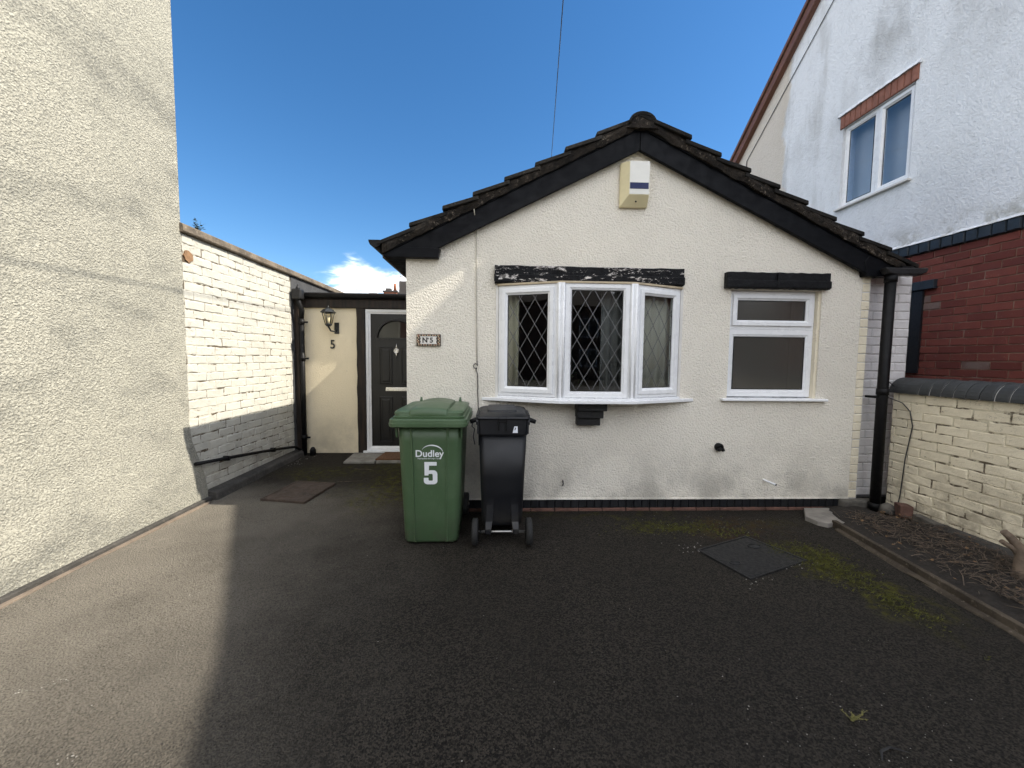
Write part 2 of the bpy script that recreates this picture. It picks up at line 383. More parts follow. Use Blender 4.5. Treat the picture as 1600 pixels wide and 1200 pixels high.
# ------------------------------------------------------------------ mesh helpers
class MB:
    def __init__(s): s.v = []; s.f = []; s.sm = []; s.T = None
    def _a(s, pts):
        i = len(s.v)
        for p in pts:
            p = Vector(p)
            if s.T is not None: p = s.T @ p
            s.v.append(p)
        return i
    def face(s, pts, smooth=False):
        i = s._a(pts); s.f.append(list(range(i, i+len(pts)))); s.sm.append(smooth); return s
    def box(s, x0, x1, y0, y1, z0, z1):
        return s.prism([(x0, z0), (x1, z0), (x1, z1), (x0, z1)], y0, y1)
    def prism(s, poly, y0, y1, axis='y'):
        """polygon in the plane across `axis`, extruded y0..y1 (y: (x,z), x: (y,z), z: (x,y))"""
        def P(a, b, c): return {'y': (a, c, b), 'x': (c, a, b), 'z': (a, b, c)}[axis]
        n = len(poly)
        i = s._a([P(a, b, y0) for a, b in poly] + [P(a, b, y1) for a, b in poly])
        s.f.append(list(range(i, i+n))); s.f.append(list(range(i+2*n-1, i+n-1, -1))); s.sm += [False]*2
        for k in range(n):
            j = (k+1) % n
            s.f.append([i+k, i+n+k, i+n+j, i+j]); s.sm.append(False)
        return s
    def loft(s, loops, cap0=True, cap1=True, smooth=True):
        n = len(loops[0]); idx = [s._a(l) for l in loops]
        for a, b in zip(idx, idx[1:]):
            for k in range(n):
                j = (k+1) % n
                s.f.append([a+k, a+j, b+j, b+k]); s.sm.append(smooth)
        if cap0: s.f.append([idx[0]+k for k in range(n)][::-1]); s.sm.append(False)
        if cap1: s.f.append([idx[-1]+k for k in range(n)]); s.sm.append(False)
        return s
    def tube(s, pts, rad, n=10, cap=True, smooth=True):
        pts = [Vector(p) for p in pts]; loops = []
        rads = rad if isinstance(rad, (list, tuple)) else [rad]*len(pts)
        ref = None
        for i, p in enumerate(pts):
            d = (pts[min(i+1, len(pts)-1)] - pts[max(i-1, 0)]).normalized()
            if ref is None:
                ref = Vector((0, 0, 1)) if abs(d.z) < .9 else Vector((1, 0, 0))
            a = d.cross(ref).normalized(); b = a.cross(d).normalized(); ref = b
            loops.append([p + a*(rads[i]*math.cos(2*math.pi*k/n)) + b*(rads[i]*math.sin(2*math.pi*k/n)) for k in range(n)])
        return s.loft(loops, cap, cap, smooth)
    def ring(s, o, i, prof):
        """picture-frame ring in the xz plane; o,i=(x0,x1,z0,z1); prof: list of (t, y), t 0=outer 1=inner"""
        loops = []
        for t, y in prof:
            x0, x1, z0, z1 = [a+(b-a)*t for a, b in zip(o, i)]
            loops.append([(x0, y, z0), (x1, y, z0), (x1, y, z1), (x0, y, z1)])
        return s.loft(loops + [loops[0]], False, False, False)
    def mesh(s, name, off=Vector((0, 0, 0))):
        m = bpy.data.meshes.new(name)
        m.from_pydata([tuple(p-off) for p in s.v], [], s.f)
        m.polygons.foreach_set('use_smooth', s.sm)
        bm = bmesh.new(); bm.from_mesh(m)
        bmesh.ops.remove_doubles(bm, verts=bm.verts, dist=1e-5)
        bmesh.ops.recalc_face_normals(bm, faces=bm.faces); bm.to_mesh(m); bm.free()
        return m

OFF = {}
def thing(name, label, cat, loc, group=None):
    o = bpy.data.objects.new(name, None); COL.objects.link(o); o.location = loc; o.empty_display_size = .1
    OFF[o] = Vector(loc); o['label'] = label; o['category'] = cat
    if group: o['group'] = group
    return o
def link(o, parent):
    COL.objects.link(o)
    if parent is not None:
        o.parent = parent; OFF[o] = OFF[parent]
    else: OFF[o] = Vector((0, 0, 0))
    return o
def part(name, mb, mat, parent=None, bevel=0.0, seg=2, label=None, smooth_angle=None):
    off = OFF[parent] if parent is not None else Vector((0, 0, 0))
    me = mb.mesh(name, off); me.materials.append(MATS[mat])
    o = bpy.data.objects.new(name, me); link(o, parent)
    if bevel:
        md = o.modifiers.new('bevel', 'BEVEL'); md.width = bevel; md.segments = seg; md.limit_method = 'ANGLE'; md.angle_limit = R(35)
        md.harden_normals = False
    if label: o['label'] = label
    return o
def solo(name, mb, mat, label, cat, loc=None, group=None, bevel=0.0, seg=2):
    """a top-level thing that is a single mesh, origin at its base"""
    loc = Vector(loc) if loc is not None else Vector((sum(p.x for p in mb.v)/len(mb.v), sum(p.y for p in mb.v)/len(mb.v), min(p.z for p in mb.v)))
    me = mb.mesh(name, loc); me.materials.append(MATS[mat])
    o = bpy.data.objects.new(name, me); COL.objects.link(o); o.location = loc; OFF[o] = loc
    if bevel:
        md = o.modifiers.new('bevel', 'BEVEL'); md.width = bevel; md.segments = seg; md.limit_method = 'ANGLE'; md.angle_limit = R(35)
    o['label'] = label; o['category'] = cat
    if group: o['group'] = group
    return o
def struct(name, mb, mat, kind='structure', label=None):
    o = part(name, mb, mat); o['kind'] = kind
    if label: o['label'] = label
    return o
def inst(name, me, parent, loc, rotz=0.0, scale=(1, 1, 1), rot=None):
    o = bpy.data.objects.new(name, me); link(o, parent)
    o.location = Vector(loc) - OFF[parent]; o.rotation_euler = rot or (0, 0, rotz); o.scale = scale
    return o
def rrect(cx, cy, w_, d, r, z, n=5, bow=0.0):
    pts = []
    for (sx, sy, a0) in ((1, 1, 0), (-1, 1, 90), (-1, -1, 180), (1, -1, 270)):
        for k in range(n):
            a = R(a0 + 90*k/(n-1))
            pts.append((cx + sx*(w_/2-r) + r*math.cos(a), cy + sy*(d/2-r) + r*math.sin(a), z))
    return pts

# bricks: chamfered slips, front towards local -Y
def brick_mesh(name, L, H, mat, cham=.007, jit=.0018, proud=.006, back=.03):
    mb = MB(); j = lambda k=1: random.uniform(-jit, jit)*k
    l, h = L/2, H/2
    bk = [(-l, back, -h), (l, back, -h), (l, back, h), (-l, back, h)]
    xs = [-l, -l*.62, -l*.2, l*.22, l*.6, l]
    def loop(ins, y):
        low = [(x*(1-ins/l), y+j(.5), -h+ins+j()) for x in xs]; up = [(x*(1-ins/l), y+j(.5), h-ins+j()) for x in reversed(xs)]
        return low+up
    b8 = [(x, back, -h) for x in xs] + [(x, back, h) for x in reversed(xs)]
    mb.loft([b8, loop(0, 0.0), loop(cham, -proud)], True, True, False)
    me = mb.mesh(name); me.materials.append(MATS[mat])
    return me
def brickwork(parent, mat, axis, plane, rot, u0_, u1_, z0_, z1_, L=.225, gauge=.075, gap=.006, var=4, top=None, cond=None, stagger=True, name='brick', jz=.0015, seed=1, cham=.007, jit=.0018, proud=.006):
    rnd = random.Random(seed)
    mes = [brick_mesh(name, L-gap, gauge-gap, mat, cham, jit, proud) for _ in range(var)]
    rows = int(round((z1_-z0_)/gauge)); cnt = 0
    for r_ in range(rows):
        z = z0_ + gauge*(r_+.5)
        u = u0_ - (L/2 if r_ % 2 and stagger else 0) + (rnd.uniform(-.012, .012) if stagger else 0)
        while u < u1_ - .02:
            a, b = max(u, u0_), min(u+L, u1_)
            u += L
            if b-a < .03: continue
            if cond and not cond((a+b)/2, z): continue
            k = (b-a-gap)/(L-gap)
            c_ = (a+b)/2; off = rnd.uniform(-.0025, .0025)
            loc = {'x': (plane+off, c_, z), 'y': (c_, plane+off, z)}[axis]
            o = inst(name, rnd.choice(mes), parent, (loc[0], loc[1], loc[2]+rnd.uniform(-jz, jz)), scale=(k, 1, 1+rnd.uniform(-.02, .02)), rot=(0, rnd.uniform(-.004, .004), rot))
            cnt += 1
    return cnt

def text_mesh(body, size, extrude=.0006, weight=0.0, spacing=1.0):
    cu = bpy.data.curves.new('txt', 'FONT'); cu.body = body; cu.size = size; cu.extrude = extrude; cu.offset = weight
    cu.align_x = 'CENTER'; cu.space_character = spacing; cu.resolution_u = 4
    o = bpy.data.objects.new('txt', cu); COL.objects.link(o)
    dg = bpy.context.evaluated_depsgraph_get(); me = bpy.data.meshes.new_from_object(o.evaluated_get(dg))
    bpy.data.objects.remove(o); return me
def text_part(name, body, size, mat, parent, loc, rot=(R(90), 0, 0), weight=0.0, spacing=1.0, sx=1.0):
    me = text_mesh(body, size, .0006, weight, spacing); me.materials.clear(); me.materials.append(MATS[mat])
    o = bpy.data.objects.new(name, me); link(o, parent); o.location = Vector(loc)-OFF[parent]; o.rotation_euler = rot; o.scale = (sx, 1, 1)
    return o

# ------------------------------------------------------------------ ground
def ground():
    xs = [-160, -30, -8] + [-3.2+.06*i for i in range(120)] + [8, 30, 160]
    ys = [-160, -30, -8] + [-1.0+.06*i for i in range(120)] + [9, 30, 160]
    from mathutils import noise as mn
    vs = []; fs = []
    for y in ys:
        for x in xs:
            z = 0.0
            if -3.2 < x < 4 and -1 < y < 6.2:
                z = .006*mn.noise(Vector((x*1.7, y*1.7, 0))) + .0025*mn.noise(Vector((x*7, y*7, 3)))-.004
            vs.append((x, y, z))
    nx = len(xs)
    for j in range(len(ys)-1):
        for i in range(nx-1):
            fs.append((j*nx+i, j*nx+i+1, (j+1)*nx+i+1, (j+1)*nx+i))
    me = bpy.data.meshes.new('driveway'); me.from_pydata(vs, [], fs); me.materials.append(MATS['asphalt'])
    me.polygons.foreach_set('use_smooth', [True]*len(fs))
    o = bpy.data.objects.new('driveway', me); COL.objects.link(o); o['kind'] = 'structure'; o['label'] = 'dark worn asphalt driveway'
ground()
m_ = MB(); m_.box(-60, 60, -4.6, -2.4, -.1, .006); struct('pavement', m_, 'concrete_slab', label='pale concrete footpath behind the viewpoint')
m_ = MB(); m_.box(-60, 60, -13, -4.9, -.1, .004); struct('road', m_, 'road_grey', label='worn grey road beyond the footpath')
m_ = MB(); m_.box(-60, 60, -4.88, -4.62, -.1, .02); struct('kerb', m_, 'concrete_slab', label='concrete kerb of the road')

# ------------------------------------------------------------------ left rendered house
LH = thing('rendered_house', 'tall cream roughcast house wall, sunlit, filling the left edge', 'house', (-5, 0, 0))
def left_house():
    # wall with a bellcast flare at its foot
    prof = [(0.0, .0), (.10, .0), (.25, .012), (.45, .045), (.62, .075), (.8, .085), (2.6, .085), (7.2, .085)]
    prof = [(z, .085-b*1.0) for z, b in prof]   # offset outwards at the foot
    mb = MB(); loops = []
    for z, o in prof:
        ex = -2.852 + o*.40; ey = 3.722 + o*1.8*(1 if z < .7 else 0)
        loops.append([(-9, -.15, z), (ex, -.15, z), (ex, ey, z), (-9, ey, z)])
    mb.loft(loops, False, True, False)
    part('render_wall', mb, 'render_roughcast', LH, .012, 3)
    k = MB(); k.prism([(-2.81, -.01), (-2.775, -.01), (-2.775, .03), (-2.785, .034), (-2.81, .036)], -.14, 3.86, 'y')
    part('kerb_strip', k, 'concrete_kerb', LH, .004)
    k = MB(); k.box(-2.80, -2.745, -.14, 3.80, -.01, .008)
    part('screed_fillet', k, 'screed_pink', LH, .003)
    k = MB(); k.prism([(-9, 7.2), (-2.7, 7.2), (-5.9, 9.2)], -.2, 3.9, 'y'); part('roof', k, 'far_roof', LH)
left_house()

# ------------------------------------------------------------------ left painted brick wall
LW = thing('boundary_wall', 'sunlit white-painted brick wall with stone coping beside the front door', 'wall', (-2.95, 5.6, 0))
m_ = MB(); m_.box(-3.12, -2.862, 3.72, 8.4, -.05, 2.52); part('mortar_core', m_, 'joint_white', LW)
brickwork(LW, 'paint_brick_white', 'x', -2.862, R(90), 3.725, 5.60, -.03, 2.52, L=.245, gauge=.085, gap=.006, var=14, jz=.005, seed=3, cham=.007, jit=.0042, proud=.0040,
          cond=lambda u, z: not (u < 3.84 and 2.28 < z < 2.36))
m_ = MB(); m_.box(-2.862, -2.852, 5.60, 8.4, -.05, 2.52); part('grey_render_panel', m_, 'felt_grey', LW, label='plain grey rendered end of the wall above the flat roof')
def coping():
    y = 3.70; k = 0
    while y < 8.3:
        l = min([.62, .9, .75, .6][k % 4], 8.4-y)
        mb = MB(); mb.prism([(-3.16, 2.522), (-2.825, 2.522), (-2.815, 2.535), (-2.82, 2.59), (-2.84, 2.603), (-3.14, 2.62), (-3.16, 2.60)], y, y+l-.004, 'y')
        part('coping_stone', mb, 'concrete_coping', LW, .004); y += l; k += 1
coping()
m_ = MB(); pts = [(-2.857, 3.795+.055*math.cos(a)*random.uniform(.82, 1.1), 2.325+.055*math.sin(a)*random.uniform(.82, 1.1)) for a in [i*math.pi/8 for i in range(16)]]
m_.prism([(p[1], p[2]) for p in pts], -2.87, -2.850, 'x'); part('bare_patch', m_, 'bare_brick', LW, label='round bare brown patch of unpainted brick')
# skirting of concrete at the foot of the wall
m_ = MB(); m_.prism([(-2.86, -.02), (-2.73, -.02), (-2.745, .06), (-2.765, .075), (-2.86, .085)], 3.88, 5.62, 'y'); part('concrete_footing', m_, 'concrete_kerb', LW, .01)
# black waste pipe along the wall
m_ = MB(); m_.tube([(-2.815, 3.72, .395), (-2.81, 4.4, .31), (-2.81, 5.1, .215), (-2.80, 5.5, .15), (-2.78, 5.62, .08), (-2.74, 5.64, -.02)], .017, 10)
for yy, zz in ((4.15, .340), (5.0, .228)): m_.box(-2.85, -2.79, yy-.012, yy+.012, zz-.024, zz+.024)
solo('waste_pipe', m_, 'black_plastic', 'thin black waste pipe sloping along the foot of the white brick wall', 'pipe')

# ------------------------------------------------------------------ bungalow
YF = 3.55
RX, LS, RS = 1.235, .5015, .48          # ridge x, slopes left and right
LZ = lambda x: 3.56 - (LS*(RX-x) if x < RX else RS*(x-RX))   # line through the tile noses
BG = thing('bungalow', 'small cream rendered bungalow with black gable trim, seen front-on', 'house', (1.3, 6.5, 0))
XL, XR = -.807, 3.39
def bungalow_walls():
    top = lambda x: LZ(x)-.20
    mb = MB()
    def col(x0, x1, z0, z1=None):
        if z1 is None:
            pts = [(x0, z0), (x1, z0), (x1, top(x1))] + ([(RX, top(RX))] if x0 < RX < x1 else []) + [(x0, top(x0))]
        else: pts = [(x0, z0), (x1, z0), (x1, z1), (x0, z1)]
        mb.prism(pts, YF, YF+.26)
    col(XL, 0.0, .112); col(0.0, 1.69, .112, 1.05); col(0.0, 1.69, 2.08); col(1.69, 2.15, .112)
    col(2.15, 3.01, .112, 1.05); col(2.15, 3.01, 2.07); col(3.01, XR, .112)
    part('front_wall', mb, 'render_cream', BG)
    mb = MB(); mb.box(XL, XL+.25, YF+.26, 10.5, 0, 2.36); part('side_wall', mb, 'render_cream', BG)
    mb = MB(); mb.box(3.2, XR, YF+.26, 10.5, 0, 2.36); part('side_wall', mb, 'render_cream', BG)
    mb = MB(); mb.box(XL, XR, 10.5, 10.7, 0, 2.4); part('rear_wall', mb, 'render_cream', BG)
    # inside of the front room
    mb = MB(); mb.box(XL+.26, 3.19, YF+.27, 8, .12, .15); part('room_floor', mb, 'room_floor', BG)
    mb = MB(); mb.box(XL+.26, 3.19, 7.0, 7.1, .15, 2.35); part('room_partition', mb, 'room_wall', BG)
    mb = MB(); mb.box(1.85, 1.95, YF+.27, 7.0, .15, 2.35); part('room_partition', mb, 'room_wall', BG)
    mb = MB(); mb.box(XL+.26, 3.19, YF+.27, 8, 2.36, 2.4); part('room_ceiling', mb, 'room_wall', BG)
    # plinth: black soldier bricks over a red course
    mb = MB(); mb.box(XL+.01, XR+.56, YF+.012, YF+.2, -.05, .118); part('plinth_core', mb, 'plinth_black', BG)
    mb = MB(); mb.prism([(YF-.012, .108), (YF+.02, .108), (YF+.02, .124), (YF-.006, .122)], XL, XR, 'x'); part('render_drip', mb, 'render_cream', BG)
    x = XL+.01; k = 0
    mes = []
    for _ in range(4):
        mes.append(brick_mesh('plinth_brick', .070, .082, 'plinth_black', .006, .0015, .008, .02))
    while x < XR-.02:
        inst('plinth_brick', random.choice(mes), BG, (x+.0375, YF+.008+random.uniform(-.002, .002), .064)); x += .075
    rm = [brick_mesh('plinth_brick', .218, .03, 'plinth_red', .005, .0015, .006, .02) for _ in range(3)]
    x = XL+.01
    while x < XR-.1:
        inst('plinth_brick', random.choice(rm), BG, (x+.1125, YF-.004+random.uniform(-.002, .002), .008)); x += .225
bungalow_walls()

# right-hand painted brick strip and set-back infill panel
m_ = MB(); m_.box(XR+.001, 3.475, YF+.004, YF+.3, .10, 2.25); part('quoin_core', m_, 'joint_pier', BG)
brickwork(BG, 'paint_brick_cream', 'y', YF+.004, 0, XR+.003, 3.475, .11, 2.24, L=.084, gauge=.0815, gap=.004, var=6, stagger=False, name='quoin_brick', seed=5)
m_ = MB(); m_.box(3.475, 3.952, YF+.075, YF+.2, -.03, 2.3); part('infill_core', m_, 'joint_pier', BG)
brickwork(BG, 'paint_brick_pier', 'y', YF+.075, 0, 3.477, 3.952, .11, 2.28, L=.235, gauge=.0815, gap=.006, var=6, name='infill_brick', seed=6, jit=.0022)
m_ = MB(); m_.box(3.30, 3.62, YF-.055, YF+.05, -.03, .105); part('rubble_foot', m_, 'stone_rubble', BG, .02)

# roof
RF = MB()
for (xa, xb, zf) in ((-1.0, RX, 0), (RX, 3.66, 0)):
    RF.prism([(xa, LZ(xa)-.10), (xb, LZ(xb)-.10), (xb, LZ(xb)-.16), (xa, LZ(xa)-.16)], YF-.04, 10.6)
ROOF = part('roof', RF, 'far_roof', BG)
def roof():
    LXS = [.837, .575, .31, .048, -.218, -.478, -.749, -1.03]
    RXS = [1.668, 1.945, 2.209, 2.48, 2.744, 3.015, 3.285, 3.557, 3.80]
    YV = 3.44
    for xs, sgn in ((LXS, -1), (RXS, 1)):
        prev = RX
        for k, x in enumerate(xs):
            zn = LZ(x) - (.018 if k == len(xs)-1 else 0) + random.uniform(-.006, .006)
            up = prev - sgn*.05
            zu = LZ(prev) - .045
            sl = (zu-zn)/(abs(x-prev))
            zup = zn + sl*abs(up-x)
            th = .036
            jx = random.uniform(-.008, .008)
            poly = [(x+jx, zn), (up, zup), (up, zup-th), (x+jx+sgn*.002, zn-th)]
            jy = random.uniform(-.012, .010)
            mb = MB(); mb.prism(poly, YV+jy, YV+.335); part('verge_tile', mb, 'roof_tile', ROOF, .006, 2)
            mb = MB()
            for q in range(20):
                y0 = YV+.34+q*.335
                mb.prism([(a, b+(.004 if q % 2 else 0)) for a, b in poly], y0, y0+.33)
            part('tile_course', mb, 'roof_tile', ROOF)
            prev = x
    # mortar bedding under the verge, ragged
    for sgn, xe in ((-1, -.99), (1, 3.70)):
        n = 46; loops = []
        for i in range(n+1):
            x = RX + (xe-RX)*i/n
            t = LZ(x)-.050; b = LZ(x)-.135 + random.uniform(-.008, .008)
            f = 3.449 + random.uniform(-.007, .008)
            loops.append([(x, f+.006, t), (x, f+random.uniform(-.006, .006), (t+b)/2), (x, f+.010, b), (x, YF+.02, b), (x, YF+.02, t)])
        mb = MB(); mb.loft(loops, True, True, False); part('verge_mortar', mb, 'verge_mortar', ROOF)
    # ridge tiles
    y = YV-.012; k = 0
    while y < 10.5:
        mb = MB(); prof = []
        for a in range(0, 181, 15):
            prof.append((RX+.118*math.cos(R(a)), 3.452+.084*math.sin(R(a))))
        for a in range(180, -1, -15):
            prof.append((RX+.105*math.cos(R(a)), 3.435+.07*math.sin(R(a))))
        mb.prism(prof, y, y+.44); part('ridge_tile', mb, 'roof_tile', ROOF, .004); y += .45; k += 1
    mb = MB(); mb.prism([(RX+.10*math.cos(R(a)), 3.43+.075*math.sin(R(a))) for a in range(0, 181, 20)] + [(RX-.14, 3.40), (RX+.14, 3.40)], YV-.006, 4.2); part('ridge_mortar', mb, 'verge_mortar', ROOF)
    # bargeboards
    B0, B1 = 3.484, 3.512
    for sgn, xe in ((-1, -.985), (1, 3.45)):
        t = lambda x: LZ(x)-.112
        poly = [(RX+sgn*.0015, t(RX)), (xe, t(xe)), (xe, max(t(xe)-.203, 2.285) if sgn < 0 else t(xe)-.203)] + ([(-.68, 2.285)] if sgn < 0 else []) + [(RX+sgn*.0015, t(RX)-.208)]
        mb = MB(); mb.prism(poly, B0, B1); part('bargeboard', mb, 'black_paint_wood', ROOF, .004)
        # moulded capping along the top of the board
        mb = MB(); mb.prism([(RX, t(RX)+.002), (xe, t(xe)+.002), (xe, t(xe)-.03), (RX, t(RX)-.03)], B0-.012, B0+.001); part('barge_capping', mb, 'black_paint_wood', ROOF, .003)
        mb = MB(); xs_ = -.66 if sgn < 0 else xe; mb.prism([(RX, t(RX)-.165), (xs_, t(xs_)-.165), (xs_, t(xs_)-.185), (RX, t(RX)-.185)], B1+.001, YF-.002); part('soffit', mb, 'black_paint_wood', ROOF)
    # boxed eaves ends
    mb = MB(); mb.prism([(-.983, 2.283), (-.515, 2.283), (-.50, 2.365), (-.66, 2.37), (-.983, 2.36)], B0-.004, YF-.002); part('eaves_box', mb, 'black_paint_wood', ROOF, .004)
    mb = MB(); mb.prism([(3.36, 2.20), (3.62, 2.20), (3.66, 2.34), (3.40, 2.42), (3.33, 2.33)], B0-.006, YF+.02); part('eaves_box', mb, 'black_paint_wood', ROOF, .006)
    # soffits and fascias along the sides
    mb = MB(); mb.box(-.985, XL-.002, YF, 10.5, 2.285, 2.30); part('soffit', mb, 'black_paint_wood', ROOF)
    mb = MB(); mb.box(-.987, -.965, YF, 10.5, 2.301, 2.44); part('fascia', mb, 'black_paint_wood', ROOF)
    mb = MB(); mb.box(XR, 3.62, YF+.02, 10.5, 2.225, 2.24); part('soffit', mb, 'black_paint_wood', ROOF)
    mb = MB(); mb.box(3.60, 3.62, YF+.02, 10.5, 2.241, 2.34); part('fascia', mb, 'black_paint_wood', ROOF)
    # gutters
    for x, z, e, dirty in ((-1.045, 2.415, 3.45, 0), (3.69, 2.285, 3.43, 1)):
        mb = MB(); a = [(x+.056*math.cos(R(d)), z+.062*math.sin(R(d))) for d in range(180, 361, 15)]; b = [(x+.050*math.cos(R(d)), z+.056*math.sin(R(d))) for d in range(360, 179, -15)]
        mb.prism(a+b, e, 10.5); g = part('gutter', mb, 'black_plastic', ROOF)
        mb = MB(); mb.prism(a, e-.003, e+.004); part('gutter_end', mb, 'black_plastic', g)
        for yy in (4.4, 5.4, 6.4):
            mb = MB(); a2 = [(x+.06*math.cos(R(d)), z+.066*math.sin(R(d))) for d in range(180, 361, 15)]; b2 = [(x+.057*math.cos(R(d)), z+.063*math.sin(R(d))) for d in range(360, 179, -15)]
            mb.prism(a2+b2, yy, yy+.05); part('gutter_clip', mb, 'black_plastic', g)
    # right-hand gutter running on towards the neighbour
    mb = MB(); mb.prism([(3.46, 2.262), (3.49, 2.215), (3.55, 2.20), (3.80, 2.205), (3.845, 2.225), (3.86, 2.265)], 3.40, 3.475); part('gutter_outlet', mb, 'bracket_black', ROOF, .01)
    mb = MB(); mb.tube([(3.553, 3.445, 2.22), (3.553, 3.445, 1.1), (3.560, 3.445, -.01)], .041, 16); dp = part('downpipe', mb, 'black_plastic', BG)
    for z in (2.14, 1.12, .05):
        mb = MB(); mb.tube([(3.553+.003*(2.2-z)/2, 3.445, z), (3.553+.003*(2.2-z)/2, 3.445, z+.055)], .047, 16); part('pipe_collar', mb, 'black_plastic', dp)
    mb = MB(); mb.box(3.50, 3.61, 3.44, 3.56, 1.085, 1.105); part('pipe_bracket', mb, 'black_plastic', dp)
roof()
# glint of a roof ventilator on the right slope
m_ = MB(); m_.tube([(1.80, 3.60, 3.22), (1.80, 3.60, 3.285), (1.80, 3.60, 3.30)], [.03, .034, .015], 12)
part('roof_stud', m_, 'steel', ROOF)

# lintels
def lintel(x0, x1, z0, z1, mat, joints, seed):
    rnd = random.Random(seed)
    mb = MB(); n = int((x1-x0)/.028); bot = []
    for i in range(n+1):
        x = x0+(x1-x0)*i/n
        bot.append((x, z0 + .010*abs(math.sin(i*math.pi/2.0*1.0+.6)) + rnd.uniform(-.003, .003)))
    topl = [(x1-(x1-x0)*i/24, z1+rnd.uniform(-.003, .003)) for i in range(25)]
    xs = joints
    mb.prism(bot+topl, YF-.048, YF+.02)
    o = part('lintel', mb, mat, BG, .004)
    mid = z0+(z1-z0)*.52
    mb = MB(); mb.prism([(x0-.004, z0+.012), (x1+.004, z0+.012), (x1+.004, mid), (x0-.004, mid)], YF-.060, YF-.047)
    part('lintel_band', mb, mat, o, .006)
    for x in xs:
        mb = MB(); mb.box(x-.008, x+.008, YF-.064, YF-.046, z0+.006, z1-.004); part('lintel_joint', mb, mat, o, .004)
lintel(-.024, 1.682, 2.078, 2.236, 'lintel_peeling', (.55,), 4)
lintel(2.076, 3.045, 2.07, 2.221, 'lintel_black', (2.545,), 9)

# windows
def window_unit(root, name_prefix, x0, x1, z0, z1, T, fw=.05, sash=True, leaded=False, pane='glass', cols=3.4, depth=.06):
    """frame, sash, pane, leading in the local xz plane, front at y=0, placed by T"""
    out = []
    def P(nm, mb, mt, par, bev=.0):
        mb2 = MB(); mb2.v = [T @ p for p in mb.v]; mb2.f = mb.f; mb2.sm = mb.sm
        return part(nm, mb2, mt, par, bev)
    ix0, ix1, iz0, iz1 = x0+fw, x1-fw, z0+fw, z1-fw
    mb = MB(); mb.ring((x0, x1, z0, z1), (ix0, ix1, iz0, iz1), [(0, depth), (0, .004), (.06, 0), (.85, 0), (1, .010), (1, depth)])
    fr = P('frame', mb, 'upvc_white', root)
    if sash:
        a = (ix0-.012, ix1+.012, iz0-.012, iz1+.012); s_ = .052
        b = (a[0]+s_, a[1]-s_, a[2]+s_, a[3]-s_)
        mb = MB(); mb.ring(a, b, [(0, .02), (0, -.014), (.05, -.018), (.62, -.018), (.78, -.008), (1, -.001), (1, .03)])
        P('sash', mb, 'upvc_white', fr); gx = b
    else:
        a = (ix0-.001, ix1+.001, iz0-.001, iz1+.001); s_ = .016
        gx = (a[0]+s_, a[1]-s_, a[2]+s_, a[3]-s_)
        mb = MB(); mb.ring(a, gx, [(0, .03), (0, .008), (.3, .006), (1, .016), (1, .03)])
        P('glazing_bead', mb, 'upvc_white', fr)
    mb = MB(); mb.box(gx[0]-.004, gx[1]+.004, .014, .020, gx[2]-.004, gx[3]+.004)
    P('pane', mb, pane, fr)
    mb = MB(); mb.ring((gx[0]-.001, gx[1]+.001, gx[2]-.001, gx[3]+.001), (gx[0]+.005, gx[1]-.005, gx[2]+.005, gx[3]-.005), [(0, .0135), (0, .010), (1, .010), (1, .0135)])
    P('gasket', mb, 'rubber', fr)
    if leaded:
        W_, H_ = gx[1]-gx[0], gx[3]-gx[2]
        dx_ = .132; dz_ = .222; hw = .0024
        mb = MB()
        for sg in (1, -1):
            k = -12
            while k < 14:
                # line: x = gx0 + k*dx + sg*(z-z0)*dx/dz
                xa = gx[0] + .05 + k*dx_; za = gx[2]
                pts = []
                sl = sg*dx_/dz_
                za0, za1 = gx[2], gx[3]
                # clip in x
                if sl > 0:
                    lo = max(za0, za0+(gx[0]-xa)/sl); hi = min(za1, za0+(gx[1]-xa)/sl)
                else:
                    lo = max(za0, za0+(gx[1]-xa)/sl); hi = min(za1, za0+(gx[0]-xa)/sl)
                if hi-lo > .01:
                    xl, xh = xa+sl*(lo-za0), xa+sl*(hi-za0)
                    d = Vector((xh-xl, hi-lo)).normalized(); nx_, nz_ = -d.y*hw, d.x*hw
                    mb.prism([(xl+nx_, lo+nz_), (xl-nx_, lo-nz_), (xh-nx_, hi-nz_), (xh+nx_, hi+nz_)], .0105+(.0006 if sg > 0 else 0), .0138)
                k += 1
        P('leading', mb, 'lead', fr)
    return fr

def TR(p0, p1, z=0):
    """plane through ground points p0->p1, local x along it from p0, front towards the camera side"""
    d = Vector((p1[0]-p0[0], p1[1]-p0[1], 0)); L_ = d.length; d.normalize()
    n = Vector((0, 0, 1)).cross(d)    # into the wall
    return Matrix(((d.x, n.x, 0, p0[0]), (d.y, n.y, 0, p0[1]), (d.z, n.z, 1, z), (0, 0, 0, 1))), L_

